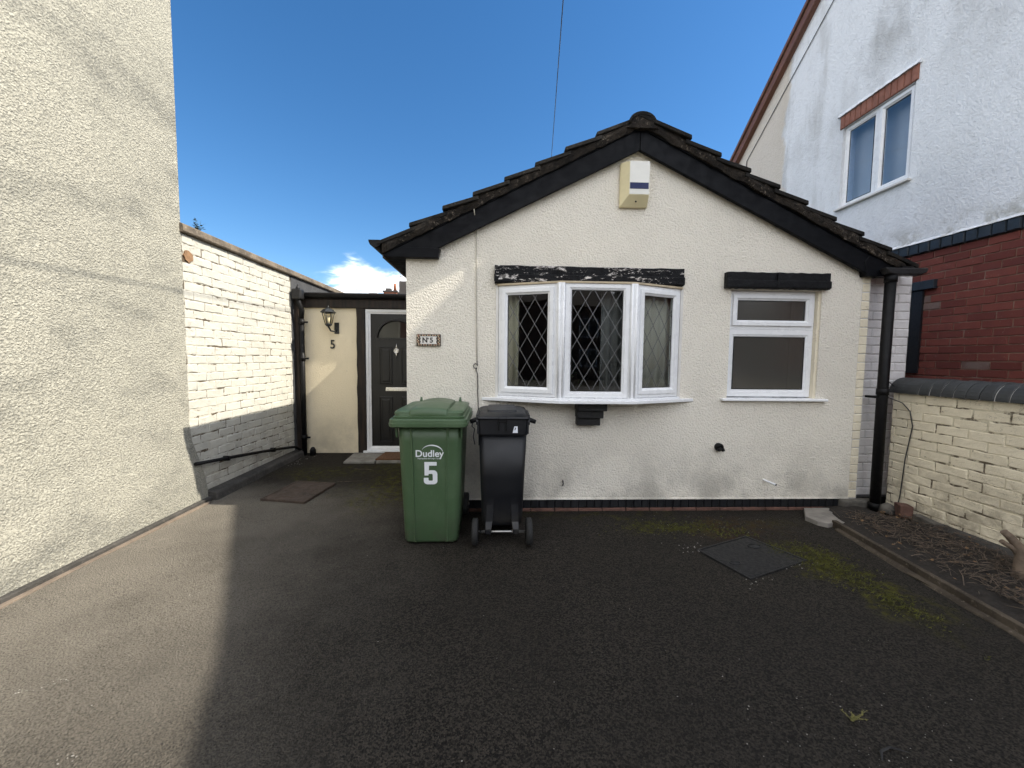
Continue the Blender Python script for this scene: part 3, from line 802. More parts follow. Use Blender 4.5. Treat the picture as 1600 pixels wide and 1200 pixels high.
def bay():
    pts = [(.004, 3.552), (.548, 3.345), (1.176, 3.345), (1.686, 3.552)]
    mb = MB(); mb.prism([(-.148, 3.556), (.532, 3.290), (1.192, 3.290), (1.848, 3.556), (1.686, 3.60), (.004, 3.60)], 1.034, 1.062, 'z')
    BW = part('bay_window', mb, 'upvc_white', BG, .004, label='shallow angled bay window of three diamond-leaded panes')
    mb = MB(); mb.prism([(-.02, 3.556), (.545, 3.315), (1.179, 3.315), (1.72, 3.556)], 1.062, 1.080, 'z'); part('sill_upstand', mb, 'upvc_white', BW, .003)
    for i, (a, b) in enumerate(zip(pts, pts[1:])):
        T, L_ = TR(a, b)
        g = .032 if i != 1 else .036
        e0 = 0.012 if i == 0 else g; e1 = .012 if i == 2 else g
        window_unit(BW, 'bay', e0, L_-e1, 1.082, 2.062, T, fw=.045 if i != 1 else .042, sash=(i != 1), leaded=True)
    for (px, py) in (pts[1], pts[2]):
        mb = MB(); mb.tube([(px, py+.022, 1.080), (px, py+.022, 2.064)], .040, 10, smooth=False); part('corner_post', mb, 'upvc_white', BW)
        for dxx in (-.032, .032):
            mb = MB(); mb.tube([(px+dxx*.6, py-.014+abs(dxx)*.1, 1.081), (px+dxx*.6, py-.014+abs(dxx)*.1, 2.063)], .010, 8); part('post_bead', mb, 'upvc_white', BW)
    for x in (.002, 1.688):
        mb = MB(); mb.box(x-.012, x+.012, 3.545, 3.62, 1.06, 2.075); part('end_trim', mb, 'upvc_dirty', BW)
    mb = MB(); mb.prism([(0.0, 3.53), (.545, 3.335), (1.18, 3.335), (1.69, 3.53), (1.69, 3.7), (0, 3.7)], 2.063, 2.0785, 'z'); part('head_board', mb, 'sealant_cream', BW)
    mb = MB(); mb.prism([(0.01, 3.62), (.55, 3.42), (1.17, 3.42), (1.68, 3.62), (1.68, 3.85), (.01, 3.85)], 1.062, 1.079, 'z'); part('window_board', mb, 'upvc_dirty', BW)
    # stepped corbel under the sill
    for (x0, x1, z0, z1, y0) in ((.722, .985, .955, 1.033, 3.40), (.728, .965, .885, .955, 3.44), (.732, .945, .815, .885, 3.475)):
        mb = MB(); mb.box(x0, x1, y0, YF+.01, z0+.002, z1); part('corbel_brick', mb, 'bracket_black', BW, .006)
bay()

def small_window():
    T = Matrix.Translation((0, YF+.045, 0))
    WN = thing  # placeholder to keep names short
    mb = MB(); mb.prism([(YF-.045, 1.046), (YF-.045, 1.062), (YF-.04, 1.066), (YF+.16, 1.078), (YF+.16, 1.05)], 2.092, 3.098, 'x')
    w2 = part('casement_window', mb, 'upvc_white', BG, .003, label='white two-light window with a small top opener')
    fr = window_unit(w2, 'w', 2.158, 2.985, 1.08, 1.712, T, fw=.055, sash=False, pane='glass_obscure')
    window_unit(w2, 'w', 2.158, 2.985, 1.7125, 2.066, T, fw=.045, sash=True, pane='glass_obscure')
    mb = MB(); mb.box(2.985, 3.012, YF+.012, YF+.12, 1.06, 2.07); part('reveal_filler', mb, 'paint_brick_cream', w2)
    mb = MB(); mb.box(2.16, 2.99, YF+.13, YF+.30, 1.05, 1.078); part('window_board', mb, 'upvc_dirty', w2)
small_window()

# things on the inside window boards
def pot(x, y, z, s, mat, label, cat, name='flower_pot'):
    mb = MB(); mb.tube([(x, y, z), (x, y, z+s*.9), (x, y, z+s)], [s*.36, s*.5, s*.53], 14)
    return solo(name, mb, mat, label, cat, (x, y, z))
pot(2.74, YF+.22, 1.0785, .055, 'ceramic', 'small white pot on the sill inside the two-light window', 'pot')
pot(.49, YF-.03, 1.0795, .075, 'ceramic', 'small white jar inside the left pane of the bay', 'jar', 'jar')
def houseplant(x, y, z, h, seed, label):
    rnd = random.Random(seed); t = thing('potted_plant', label, 'plant', (x, y, z), 'plants inside the bay window')
    mb = MB(); mb.tube([(x, y, z), (x, y, z+.06)], [.035, .045], 12); part('pot', mb, 'stone_rubble', t)
    mb = MB()
    for i in range(70):
        a = rnd.uniform(0, 6.28); r_ = rnd.uniform(.0, .10); zz = z+.05+rnd.random()*h
        c = Vector((x+r_*math.cos(a), y+r_*math.sin(a)*.6, zz)); d = Vector((math.cos(a), math.sin(a), rnd.uniform(-.3, .9))).normalized(); sd = d.cross(Vector((0, 0, 1))).normalized()*.011; l = rnd.uniform(.02, .045)
        mb.face([c, c+d*l*.5+sd, c+d*l, c+d*l*.5-sd])
    part('foliage', mb, 'pot_plant', t)
houseplant(.68, 3.56, 1.0795, .16, 1, 'leafy green pot plant inside the centre bay pane, left of two')
houseplant(1.02, 3.58, 1.0795, .10, 2, 'low dark pot plant inside the centre bay pane, right of two')
houseplant(.30, 3.68, 1.0795, .08, 3, 'short pot plant behind the left bay pane')
def curtain(x0, x1, y, z0, z1, mat, label, name='curtain', folds=5, dy=0.0):
    mb = MB(); n = 24; a = []; b = []
    for i in range(n+1):
        x = x0+(x1-x0)*i/n; yy = y+dy*i/n+.012*math.sin(i/n*folds*6.28)
        a.append((x, yy, z0)); b.append((x, yy, z1))
    for i in range(n): mb.face([a[i], a[i+1], b[i+1], b[i]], True)
    o = solo(name, mb, mat, label, name.replace('_', ' '), ((x0+x1)/2, y, z0)); md = o.modifiers.new('solid', 'SOLIDIFY'); md.thickness = .006
curtain(.03, .20, 3.625, 1.085, 2.05, 'curtain', 'pale curtain added for the sunlit wall mirrored at the left edge of the bay window', folds=2, dy=-.055)  # added behind the glass to back up the reflection of the sunlit wall
curtain(1.20, 1.67, 3.425, 1.085, 2.05, 'blind', 'grey net hanging behind the right pane of the bay window', 'net_curtain', 5, dy=.20)
curtain(.93, 1.17, 3.47, 1.085, 2.05, 'reflection_grey', 'added dim grey net imitating a reflection at the right of the centre bay pane', 'net_curtain', 3)  # added sheet whose grey stands in for a reflection in the glass
curtain(2.84, 2.975, 3.70, 1.09, 2.05, 'curtain', 'pale curtain edge at the right of the two-light window', folds=1)

# ------------------------------------------------------------------ fittings on the bungalow front
def alarm():
    t = thing('alarm_box', 'cream alarm box with blue stripe high under the gable', 'alarm box', (1.2, YF, 2.765))
    f = YF-.095
    # front panel, bevelled left side and bottom
    P0 = {'fl': 1.140, 'fr': 1.318, 'ft': 3.135, 'fb': 2.855, 'bl': 1.080, 'br': 1.326, 'bt': 3.142, 'bb': 2.768}
    mb = MB(); mb.loft([[(1.080, YF-.004, 2.768), (1.326, YF-.004, 2.768), (1.326, YF-.004, 3.142), (1.080, YF-.004, 3.142)],
                        [(1.078, YF-.03, 2.768), (1.326, YF-.03, 2.768), (1.326, YF-.03, 3.142), (1.078, YF-.03, 3.142)],
                        [(1.140, f, 2.85), (1.316, f, 2.85), (1.316, f, 3.135), (1.140, f, 3.135)]], True, True, False)
    part('cover', mb, 'alarm_yellowed', t, .004)
    mb = MB(); mb.box(1.142, 1.315, f-.003, f+.002, 2.855, 3.133); part('front_plate', mb, 'alarm_front', t)
    mb = MB(); mb.box(1.145, 1.308, f-.006, f-.0025, 2.900, 2.952); part('blue_stripe', mb, 'alarm_blue', t)
    mb = MB(); mb.tube([(1.21, f+.03, 2.806), (1.21, f+.022, 2.80)], .007, 10); part('screw', mb, 'cast_iron', t)
alarm()

def plaque():
    t = thing('number_plaque', 'small tiled plaque reading No 5 left of the bay window', 'plaque', (-.609, YF, 1.519))
    mb = MB(); mb.box(-.716, -.502, YF-.018, YF+.004, 1.519, 1.625); part('frame', mb, 'rust_plate', t, .003)
    # mosaic border of little tesserae
    cols = ['plaque_dark', 'sealant_cream', 'brick_lintel_red', 'sealant_cream']
    for i in range(18):
        for row, z in ((0, 1.524), (1, 1.610)):
            mb = MB(); x = -.712+.0114*i; mb.box(x, x+.0098, YF-.0205, YF-.017, z, z+.0098); part('mosaic_piece', mb, cols[(i+row) % 4], t)
    for i in range(6):
        for col_, x in ((0, -.712), (1, -.701), (2, -.526), (3, -.515)):
            mb = MB(); z = 1.537+.0122*i; mb.box(x, x+.0098, YF-.0205, YF-.017, z, z+.0098); part('mosaic_piece', mb, cols[(i+col_) % 4], t)
    x0, x1, z0, z1 = -.684, -.534, 1.538, 1.605
    mb = MB(); mb.prism([(x0, z0), (x1, z0), (x1-.008, z0+.018), (x1-.002, (z0+z1)/2), (x1-.008, z1-.018), (x1, z1), (x0, z1), (x0+.008, z1-.018), (x0+.002, (z0+z1)/2), (x0+.008, z0+.018)], YF-.0215, YF-.017); part('white_panel', mb, 'plaque_white', t)
    text_part('lettering', 'N', .062, 'plaque_dark', t, (-.640, YF-.0222, 1.551), weight=.0022)
    text_part('lettering', '5', .062, 'plaque_dark', t, (-.582, YF-.0222, 1.551), weight=.0022)
    text_part('lettering', 'o', .026, 'plaque_dark', t, (-.611, YF-.0222, 1.579), weight=.001)
    # serifs of the N and the bar under the raised o
    for (a, b, z) in ((-.668, -.644, 1.5500), (-.668, -.648, 1.594), (-.634, -.612, 1.594)):
        mb = MB(); mb.box(a, b, YF-.0228, YF-.0216, z-.0012, z+.0012); part('lettering', mb, 'plaque_dark', t)
plaque()

m_ = MB(); m_.tube([(-.205, YF-.085, 2.70), (-.20, YF-.07, 2.66), (-.187, YF-.012, 2.625), (-.186, YF-.008, 2.3), (-.183, YF-.008, 1.9), (-.180, YF-.008, 1.6), (-.176, YF-.008, 1.40)], .0045, 6)
solo('facade_cable', m_, 'cable_render', 'painted cable clipped down the front wall left of the bay', 'cable')
m_ = MB()
loop_ = [(-.190+.018*math.cos(a), YF-.012, 1.345+.022*math.sin(a)) for a in [i*.7 for i in range(9)]]
m_.tube([(-.176, YF-.008, 1.395)] + loop_ + [(-.185, YF-.009, 1.31), (-.170, YF-.009, 1.27), (-.168, YF-.009, 1.10), (-.160, YF-.009, .9), (-.156, YF-.009, .62)], .004, 6)
solo('facade_cable', m_, 'cable_dark', 'dark cable below the coiled loop, dropping behind the black bin', 'cable')
m_ = MB(); m_.tube([(2.091, YF+.01, .608), (2.091, YF-.03, .608), (2.091, YF-.045, .605)], [.038, .038, .030], 16); m_.tube([(2.075, YF-.045, .60), (2.08, YF-.06, .585)], [.022, .018], 10); m_.tube([(2.112, YF-.03, .60), (2.118, YF-.05, .578)], [.016, .014], 8)
solo('flue_cap', m_, 'black_plastic', 'round black flue cap on the wall below the two windows', 'vent', (2.091, YF, .57))
m_ = MB(); m_.tube([(2.545, YF+.02, .292), (2.555, YF-.03, .289), (2.593, YF-.105, .276)], .0095, 12); ov = solo('overflow_pipe', m_, 'upvc_white', 'short white overflow pipe poking out low on the wall', 'pipe', (2.55, YF, .28))
m_ = MB(); m_.tube([(2.5925, YF-.1045, .2763), (2.595, YF-.109, .2752)], .0098, 12); part('pipe_end', m_, 'rubber', ov)
m_ = MB(); m_.tube([(.625, YF+.01, .285), (.625, YF-.018, .285), (.628, YF-.022, .262), (.622, YF-.018, .245)], .0055, 8)
solo('wall_hook', m_, 'cast_iron', 'tiny dark metal hook low on the wall below the bay', 'hook', (.625, YF, .24))

# ------------------------------------------------------------------ side entrance: wall, post, flat roof, door
YD = 5.75
SE = thing('side_entrance', 'recessed side entrance with flat black roof between bungalow and brick wall', 'porch', (-1.85, YD, 0))
m_ = MB(); m_.box(-2.86, -2.012, YD, YD+.2, .0, 2.30); part('render_panel', m_, 'render_tan', SE, .006)
m_ = MB(); m_.box(-2.86, -2.01, YD+.01, YD+.19, -.04, .0); part('plinth', m_, 'concrete_kerb', SE)
m_ = MB()
lp = []
for i in range(14):
    z = -.02 + 2.14*i/13; a = random.uniform(-.006, .006); b = random.uniform(-.005, .005)
    lp.append([(-2.012+a, YD-.035, z), (-1.892+b, YD-.035, z), (-1.892+b, YD+.12, z), (-2.012+a, YD+.12, z)])
m_.loft(lp, True, True, False); part('timber_post', m_, 'dark_stained_timber', SE, .006)
m_ = MB(); m_.box(-2.80, -.81, YD-.045, YD+.1, 2.108, 2.225); part('timber_beam', m_, 'dark_stained_timber', SE, .006)
m_ = MB(); m_.box(-2.85, -.81, YD-.010, 9.0, 2.226, 2.30); FR = part('flat_roof', m_, 'felt_grey', SE)
m_ = MB(); m_.box(-2.84, -.812, YD-.022, YD-.0105, 2.226, 2.312); part('fascia', m_, 'dark_stained_timber', SE, .004)
m_ = MB(); a = [(YD-.066+.045*math.cos(R(d)), 2.285+.05*math.sin(R(d))) for d in range(180, 361, 20)]; b = [(YD-.066+.040*math.cos(R(d)), 2.285+.045*math.sin(R(d))) for d in range(360, 179, -20)]
m_.prism(a+b, -2.80, -.815, 'x'); GU = part('gutter', m_, 'black_plastic', SE)
for xx in (-2.2, -1.5, -1.0):
    m_ = MB(); a2 = [(YD-.066+.049*math.cos(R(d)), 2.285+.054*math.sin(R(d))) for d in range(180, 361, 20)]; b2 = [(YD-.066+.046*math.cos(R(d)), 2.285+.051*math.sin(R(d))) for d in range(360, 179, -20)]
    m_.prism(a2+b2, xx, xx+.05, 'x'); part('gutter_clip', m_, 'black_plastic', GU)
m_ = MB(); m_.box(-2.84, -.815, YD-.024, YD+.06, 2.313, 2.322); part('roof_edge_trim', m_, 'felt_grey', SE)
m_ = MB(); m_.box(-1.83, -1.71, YD-.022, YD+.02, 2.3225, 2.335); part('white_flashing', m_, 'upvc_white', SE)
m_ = MB()
m_.box(-2.83, -2.70, YD-.20, YD-.08, 2.20, 2.345); part('hopper', m_, 'bracket_black', SE, .02)
m_ = MB(); m_.tube([(-2.765, YD-.14, 2.345), (-2.765, YD-.14, 2.37), (-2.765, YD-.14, 2.41)], [.035, .022, .003], 10); part('hopper_finial', m_, 'bracket_black', SE)
m_ = MB(); m_.tube([(-2.765, YD-.15, 2.22), (-2.745, YD-.15, 2.14), (-2.72, YD-.13, 2.05), (-2.745, YD-.10, 1.94)], .033, 12); part('swan_neck', m_, 'black_plastic', SE)
m_ = MB(); m_.tube([(-2.745, YD-.10, 1.97), (-2.745, YD-.10, -.02)], .034, 14); DP = part('downpipe', m_, 'black_plastic', SE)
for z in (1.86, 1.35, .22):
    m_ = MB(); m_.tube([(-2.745, YD-.10, z), (-2.745, YD-.10, z+.07)], .041, 14); part('pipe_collar', m_, 'black_plastic', DP)
    m_ = MB(); m_.box(-2.72, -2.66, YD-.11, YD-.09, z+.02, z+.045); part('pipe_bracket', m_, 'black_plastic', DP)
m_ = MB(); m_.box(-2.86, -2.79, YD-.09, YD-.004, -.02, 2.21); part('corner_batten', m_, 'dark_stained_timber', SE, .005)
m_ = MB(); m_.tube([(-2.63, YD-.10, -.01), (-2.63, YD-.10, .07), (-2.62, YD-.12, .10)], [.04, .042, .028], 10); part('gully_pipe', m_, 'black_plastic', SE)
# door
m_ = MB(); m_.ring((-1.889, -1.02, .045, 2.10), (-1.822, -1.087, .105, 2.035), [(0, YD+.10), (0, YD-.012), (.08, YD-.016), (.55, YD-.016), (.6, YD-.004), (1, YD+.004), (1, YD+.10)])
FRM = part('door_frame', m_, 'upvc_white', SE)
m_ = MB(); m_.box(-1.93, -1.0, YD-.06, YD+.08, .018, .046); part('threshold', m_, 'upvc_white', SE, .004)
def door():
    d0 = YD+.018; cx = -1.4545
    arch = [(cx+.285*math.cos(R(a)), 1.69+.262*math.sin(R(a))) for a in range(0, 181, 10)]
    x0, x1, z0, z1 = -1.822, -1.087, .105, 2.035
    mb = MB()
    # slab in pieces round the arched light
    mb.box(x0, x1, d0, d0+.045, z0, 1.69)
    top = [(x1, 1.69), (x1, z1), (x0, z1), (x0, 1.69)] + arch[::-1]
    mb.prism(top, d0, d0+.045)
    DR = part('door', mb, 'door_black', SE, label='black panelled front door with an arched light')
    mb = MB(); mb.prism(arch, d0+.02, d0+.026); part('arched_pane', mb, 'glass_frosted', DR)
    mb = MB(); mb.loft([[(cx+k*.285*math.cos(R(a)), yy, 1.69+k*.262*math.sin(R(a))) for a in range(0, 181, 10)] for k, yy in ((1.06, d0), (1.03, d0-.012), (.97, d0-.012), (.93, d0+.006), (.93, d0+.02))], False, False, False)
    mb.box(cx-.302, cx+.302, d0-.012, d0+.02, 1.672, 1.692)
    part('arch_moulding', mb, 'door_black', DR)
    for (a, b) in ((-1.71, -1.517), (-1.392, -1.20)):
        for (c, e) in ((1.015, 1.565), (.165, .838)):
            mb = MB(); mb.ring((a, b, c, e), (a+.03, b-.03, c+.03, e-.03), [(0, d0+.001), (0, d0-.008), (.35, d0-.010), (.7, d0+.006), (1, d0+.004), (1, d0+.012)])
            part('panel_moulding', mb, 'door_black', DR)
            mb = MB(); mb.loft([[(a+k, yy, c+k), (b-k, yy, c+k), (b-k, yy, e-k), (a+k, yy, e-k)] for k, yy in ((.03, d0+.006), (.048, d0-.006), (.06, d0-.007))], False, True, False)
            part('raised_panel', mb, 'door_black', DR)
    mb = MB(); mb.box(-1.615, -1.29, d0-.016, d0+.001, .915, .975); LB = part('letter_plate', mb, 'chrome', DR, .006)
    mb = MB(); mb.box(-1.60, -1.305, d0-.022, d0-.016, .924, .955); part('letter_flap', mb, 'chrome', LB, .004)
    mb = MB(); mb.tube([(cx, d0+.001, 1.505), (cx, d0-.018, 1.505)], .038, 18); KN = part('knocker', mb, 'chrome', DR)
    mb = MB(); mb.tube([(cx, d0-.016, 1.54), (cx, d0-.012, 1.58), (cx, d0-.008, 1.612)], [.012, .007, .003], 8)
    mb.tube([(cx, d0-.016, 1.475), (cx, d0-.014, 1.44), (cx, d0-.008, 1.405)], [.016, .009, .003], 8)
    mb.tube([(cx+.027*math.cos(a), d0-.026, 1.50+.03*math.sin(a)) for a in [i*.45 for i in range(15)]], .006, 6); part('knocker_ring', mb, 'chrome', KN)
door()
m_ = MB(); m_.box(-1.02, -.81, YD-.002, YD+.15, 0, 2.11); part('side_panel', m_, 'dark_stained_timber', SE)
# back box so no light leaks behind the flat-roofed part
m_ = MB(); m_.box(-2.85, -.82, 8.9, 9.0, 0, 2.225); part('rear_wall', m_, 'room_wall', SE)

# numeral 5 and lantern
def five_poly(x, z, w_, h, th):
    """block numeral 5 as a list of convex-ish outline points (x,z), lower left at x,z"""
    R2 = w_/2
    pts = [(x+w_*.95, z+h), (x+w_*.08, z+h), (x+w_*.02, z+h*.44), (x+w_*.30, z+h*.44), (x+w_*.36, z+h*.50)]
    return pts
NUM = thing('house_number', 'dark metal figure 5 on the tan wall under the lantern', 'number', (-2.36, YD, 1.53))
text_part('numeral', '5', .175, 'lamp_black', NUM, (-2.358, YD-.010, 1.53), weight=.0035, sx=.86)
def lantern():
    x, y = -2.352, YD-.150
    t = thing('wall_lantern', 'black coach lantern on the tan wall left of the front door', 'wall lamp', (x, YD, 1.73))
    mb = MB(); mb.loft([rrect(x+.055, YD-.006, .065, .02, .006, z) for z in (1.74, 1.90)], True, True, False); part('back_plate', mb, 'lamp_black', t, .005)
    mb = MB(); mb.tube([(x+.05, YD-.01, 1.80), (x+.04, YD-.05, 1.77), (x+.015, YD-.11, 1.775), (x, y, 1.83), (x, y, 1.86)], [.012, .012, .012, .014, .02], 10); part('arm', mb, 'lamp_black', t)
    hexa = lambda r_, z: [(x+r_*math.cos(R(60*k+30)), y+r_*math.sin(R(60*k+30)), z) for k in range(6)]
    mb = MB(); mb.loft([hexa(.028, 1.835), hexa(.048, 1.86), hexa(.046, 1.87)], True, True, False); part('base_cup', mb, 'lamp_black', t)
    mb = MB(); mb.loft([hexa(.040, 1.87), hexa(.078, 2.02)], False, False, False); part('glass_panes', mb, 'glass_lamp', t)
    mb = MB()
    for k in range(6):
        a = R(60*k+30); mb.tube([(x+.042*math.cos(a), y+.042*math.sin(a), 1.868), (x+.081*math.cos(a), y+.081*math.sin(a), 2.022)], .005, 6)
    for r_, z in ((.082, 2.02),):
        mb.loft([hexa(r_, z-.006), hexa(r_+.004, z), hexa(r_, z+.006)], True, True, False)
    part('cage', mb, 'lamp_black', t)
    mb = MB(); mb.loft([hexa(.100, 2.022), hexa(.104, 2.03), hexa(.066, 2.068), hexa(.05, 2.076), hexa(.018, 2.092)], True, True, False); part('lantern_roof', mb, 'lamp_black', t)
    mb = MB(); mb.tube([(x, y, 2.09), (x, y, 2.10), (x, y, 2.112), (x, y, 2.128)], [.008, .012, .008, .002], 10); part('finial', mb, 'lamp_black', t)
    mb = MB(); mb.tube([(x, y, 1.872), (x, y, 1.92), (x, y, 1.96), (x, y, 1.985)], [.016, .018, .022, .008], 12); part('lamp_bulb', mb, 'bulb', t)
lantern()

# step slabs and mat
m_ = MB(); m_.prism([(-2.02, 5.18), (-1.62, 5.20), (-1.60, 5.66), (-2.06, 5.70)], -.02, .022, 'z'); solo('step_slab', m_, 'concrete_slab', 'thin grey paving slab left of the doormat', 'slab', bevel=.006)
m_ = MB(); m_.prism([(-1.60, 5.20), (-.85, 5.22), (-.85, 5.66), (-1.59, 5.66)], -.02, .028, 'z'); solo('step_slab', m_, 'concrete_slab', 'grey paving slab under the brown doormat', 'slab', bevel=.006)
m_ = MB(); m_.prism([(-1.62, 5.24), (-.90, 5.26), (-.90, 5.64), (-1.60, 5.64)], .029, .046, 'z'); solo('doormat', m_, 'doormat', 'brown coir doormat in front of the black door', 'doormat', bevel=.004)

# ------------------------------------------------------------------ wheelie bins
def loft_bin(secs, n=6, **kw):
    mb = MB(); mb.loft([rrect(cx, cy, w_, d, r_, z, n) for (z, cx, cy, w_, d, r_) in secs], **kw); return mb
def green_bin():
    cx = -.487
    t = thing('wheelie_bin', 'green wheelie bin marked Dudley and 5, lid closed', 'wheelie bin', (cx, 3.18, 0), 'wheelie bins against the front wall')
    # body: front leans out slightly towards the top
    secs = []
    for z, w_, f, b, r_ in ((.012, .395, 2.915, 3.40, .045), (.03, .410, 2.905, 3.41, .055), (.25, .425, 2.885, 3.43, .06), (.55, .445, 2.862, 3.455, .06), (.80, .462, 2.842, 3.475, .06), (.925, .472, 2.832, 3.485, .06)):
        secs.append((z, cx, (f+b)/2, w_, b-f, r_))
    part('body', loft_bin(secs), 'bin_green', t)
    fy = lambda z: 2.905 - (z-.03)*.0815
    # vertical groove strip on the left, rib on the right of the front
    for xo, w_, pr, nm in ((-.112, .012, -.0015, 'groove'), (.128, .014, .007, 'rib')):
        mb = MB(); mb.loft([[(cx+xo*k-w_/2, fy(z)-pr, z), (cx+xo*k+w_/2, fy(z)-pr, z), (cx+xo*k+w_/2, fy(z)+.012, z), (cx+xo*k-w_/2, fy(z)+.012, z)] for z, k in ((.02, .93), (.5, .98), (.92, 1.02))], True, True, False)
        part('front_rib', mb, 'bin_green', t, .003)
    mb = MB(); mb.loft([[(cx-.118*k-.016, fy(z)-.005, z), (cx-.118*k-.002, fy(z)-.009, z), (cx-.118*k+.002, fy(z)+.01, z), (cx-.118*k-.02, fy(z)+.01, z)] for z, k in ((.02, .95), (.92, 1.04))], True, True, False); part('front_rib', mb, 'bin_green', t)
    # collar ribs under the rim
    for xo in (-.236, -.13, .14, .236):
        mb = MB(); mb.loft([[(cx+xo-.006, fy(.92)-.014, .925), (cx+xo+.006, fy(.92)-.014, .925), (cx+xo+.006, fy(.92)+.03, .925), (cx+xo-.006, fy(.92)+.03, .925)], [(cx+xo-.005, fy(.84)+.001, .835), (cx+xo+.005, fy(.84)+.001, .835), (cx+xo+.005, fy(.84)+.03, .835), (cx+xo-.005, fy(.84)+.03, .835)]], True, True, False); part('collar_rib', mb, 'bin_green', t)
    # rim band of the lid, two tiers
    secs = [(.918, cx, 3.12, .545, .70, .05), (.925, cx, 3.12, .562, .72, .055), (.948, cx, 3.12, .566, .725, .055), (.950, cx, 3.12, .557, .715, .055), (.972, cx, 3.12, .556, .714, .055), (.978, cx, 3.12, .545, .70, .05)]
    LID = part('lid', loft_bin(secs, smooth=False), 'bin_green', t)
    secs = [(.975, cx, 3.125, .512, .665, .05), (.992, cx, 3.125, .518, .672, .05), (.996, cx, 3.13, .498, .655, .05), (1.018, cx, 3.13, .494, .65, .05)]
    part('lid_tier', loft_bin(secs, smooth=False), 'bin_green', LID)
    # domed top with side wings
    secs = [(1.016, cx, 3.14, .505, .66, .06), (1.024, cx, 3.14, .505, .66, .06), (1.034, cx, 3.16, .47, .60, .08), (1.038, cx, 3.18, .38, .48, .10)]
    part('lid_top', loft_bin(secs), 'bin_green', LID)
    # raised crown with an arched front lip
    n = 18; fl = []; bl = []; fb = []; bb2 = []
    for i in range(n+1):
        s_ = i/n*2-1; x = cx+s_*.135; zc = .022*(1-s_*s_)
        fl.append((x, 2.800-.012*(1-s_*s_), 1.030+zc*.55)); bl.append((x*1.0, 3.36, 1.052+zc)); fb.append((x, 2.803, .996)); bb2.append((x, 3.40, 1.02))
    mb = MB()
    mids = [[(x_, 2.86, z_+.014) for (x_, y_, z_) in fl], [(x_, 3.05, z_+.026) for (x_, y_, z_) in fl]]
    rows = [fb, fl] + mids + [bl, bb2]
    for a, b in zip(rows, rows[1:]):
        for i in range(n): mb.face([a[i], a[i+1], b[i+1], b[i]], True)
    for s_ in (0, n):
        mb.face([r_[s_] for r_ in rows])
    part('lid_crown', mb, 'bin_green', LID)
    for sx in (-1, 1):
        mb = MB(); mb.loft([rrect(cx+sx*.19, 2.84, .11, .07, .02, z) for z in (1.012, 1.022)], True, True, False); part('lid_lip', mb, 'bin_green', LID)
        mb = MB(); mb.tube([(cx+sx*.17, 3.44, 1.02), (cx+sx*.17, 3.45, 1.07)], [.016, .008], 8); part('hinge_lug', mb, 'bin_green', LID)
        mb = MB(); mb.tube([(cx+sx*.19, 3.47, .1), (cx+sx*.245, 3.47, .1)], .1, 22, smooth=False); WH = part('wheel', mb, 'rubber', t, .01)
    mb = MB(); mb.tube([(cx-.25, 3.47, .1), (cx+.25, 3.47, .1)], .011, 10); part('axle', mb, 'steel', t)
    mb = MB(); mb.tube([(cx-.2, 3.50, .985), (cx+.2, 3.50, .985)], .016, 10); part('handle', mb, 'bin_green', t)
    # printing: name with swoosh and tiny line, big 5, following the lean of the front
    lean = math.atan(.0815)
    T = lambda x, z: (x, fy(z)-.0035, z)
    rot = (R(90)+lean, 0, 0)
    text_part('lettering', 'Dudley', .072, 'white_print', t, T(-.487, .690), rot, weight=.0012, sx=1.0)
    text_part('lettering', 'Metropolitan Borough Council', .0135, 'white_print', t, T(-.487, .672), rot, sx=1.02)
    # big block 5
    x0, z0, W_, H_ = -.531, .478, .100, .172
    def arcp(c, rx, rz, a0, a1, n=10): return [(c[0]+rx*math.cos(R(a0+(a1-a0)*i/n)), c[1]+rz*math.sin(R(a0+(a1-a0)*i/n))) for i in range(n+1)]
    s_ = .034
    out = [(x0+W_*.96, z0+H_), (x0+W_*.06, z0+H_), (x0+W_*.06, z0+H_*.40), (x0+s_, z0+H_*.40)]
    out += [(x0+s_+.003, z0+H_*.47), (x0+W_-s_-.003, z0+H_*.47), (x0+W_-s_, z0+H_*.42), (x0+W_-s_, z0+H_*.20), (x0+W_-s_-.004, z0+H_*.165), (x0+s_+.004, z0+H_*.165), (x0+s_, z0+H_*.20), (x0+s_, z0+H_*.29), (x0, z0+H_*.29), (x0, z0+H_*.16)]
    out += arcp((x0+.03, z0+.026), .03, .026, 180, 270, 5) + arcp((x0+W_-.03, z0+.026), .03, .026, 270, 360, 5)
    out += arcp((x0+W_-.03, z0+H_*.63-.03), .03, .03, 0, 90, 5)
    out += [(x0+s_+.008, z0+H_*.63), (x0+s_+.004, z0+H_*.60), (x0+s_+.006, z0+H_*.84), (x0+W_*.96, z0+H_*.84)]
    mb = MB(); off = [(x, fy(z)-.004, z) for x, z in out]
    i = mb._a(off); mb.f.append(list(range(i, i+len(off)))); mb.sm.append(False)
    o = part('lettering', mb, 'white_print', t); md = o.modifiers.new('solid', 'SOLIDIFY'); md.thickness = .0012
    md2 = o.modifiers.new('tri', 'TRIANGULATE')
    # swoosh over the name
    n = 20; up = []; lo = []
    for i in range(n+1):
        f = i/n; a = R(165-165*f)
        x = -.465+.078*math.cos(a); z = .728+.050*math.sin(a)-.012*f*f
        th = .0006+.0052*math.sin(min(1, f*1.1)*math.pi*.75)
        up.append((x, fy(z)-.004, z+th)); lo.append((x, fy(z)-.004, z-th*.6))
    mb = MB()
    for i in range(n): mb.face([lo[i], lo[i+1], up[i+1], up[i]])
    o = part('lettering', mb, 'white_print', t); md = o.modifiers.new('solid', 'SOLIDIFY'); md.thickness = .0012
green_bin()

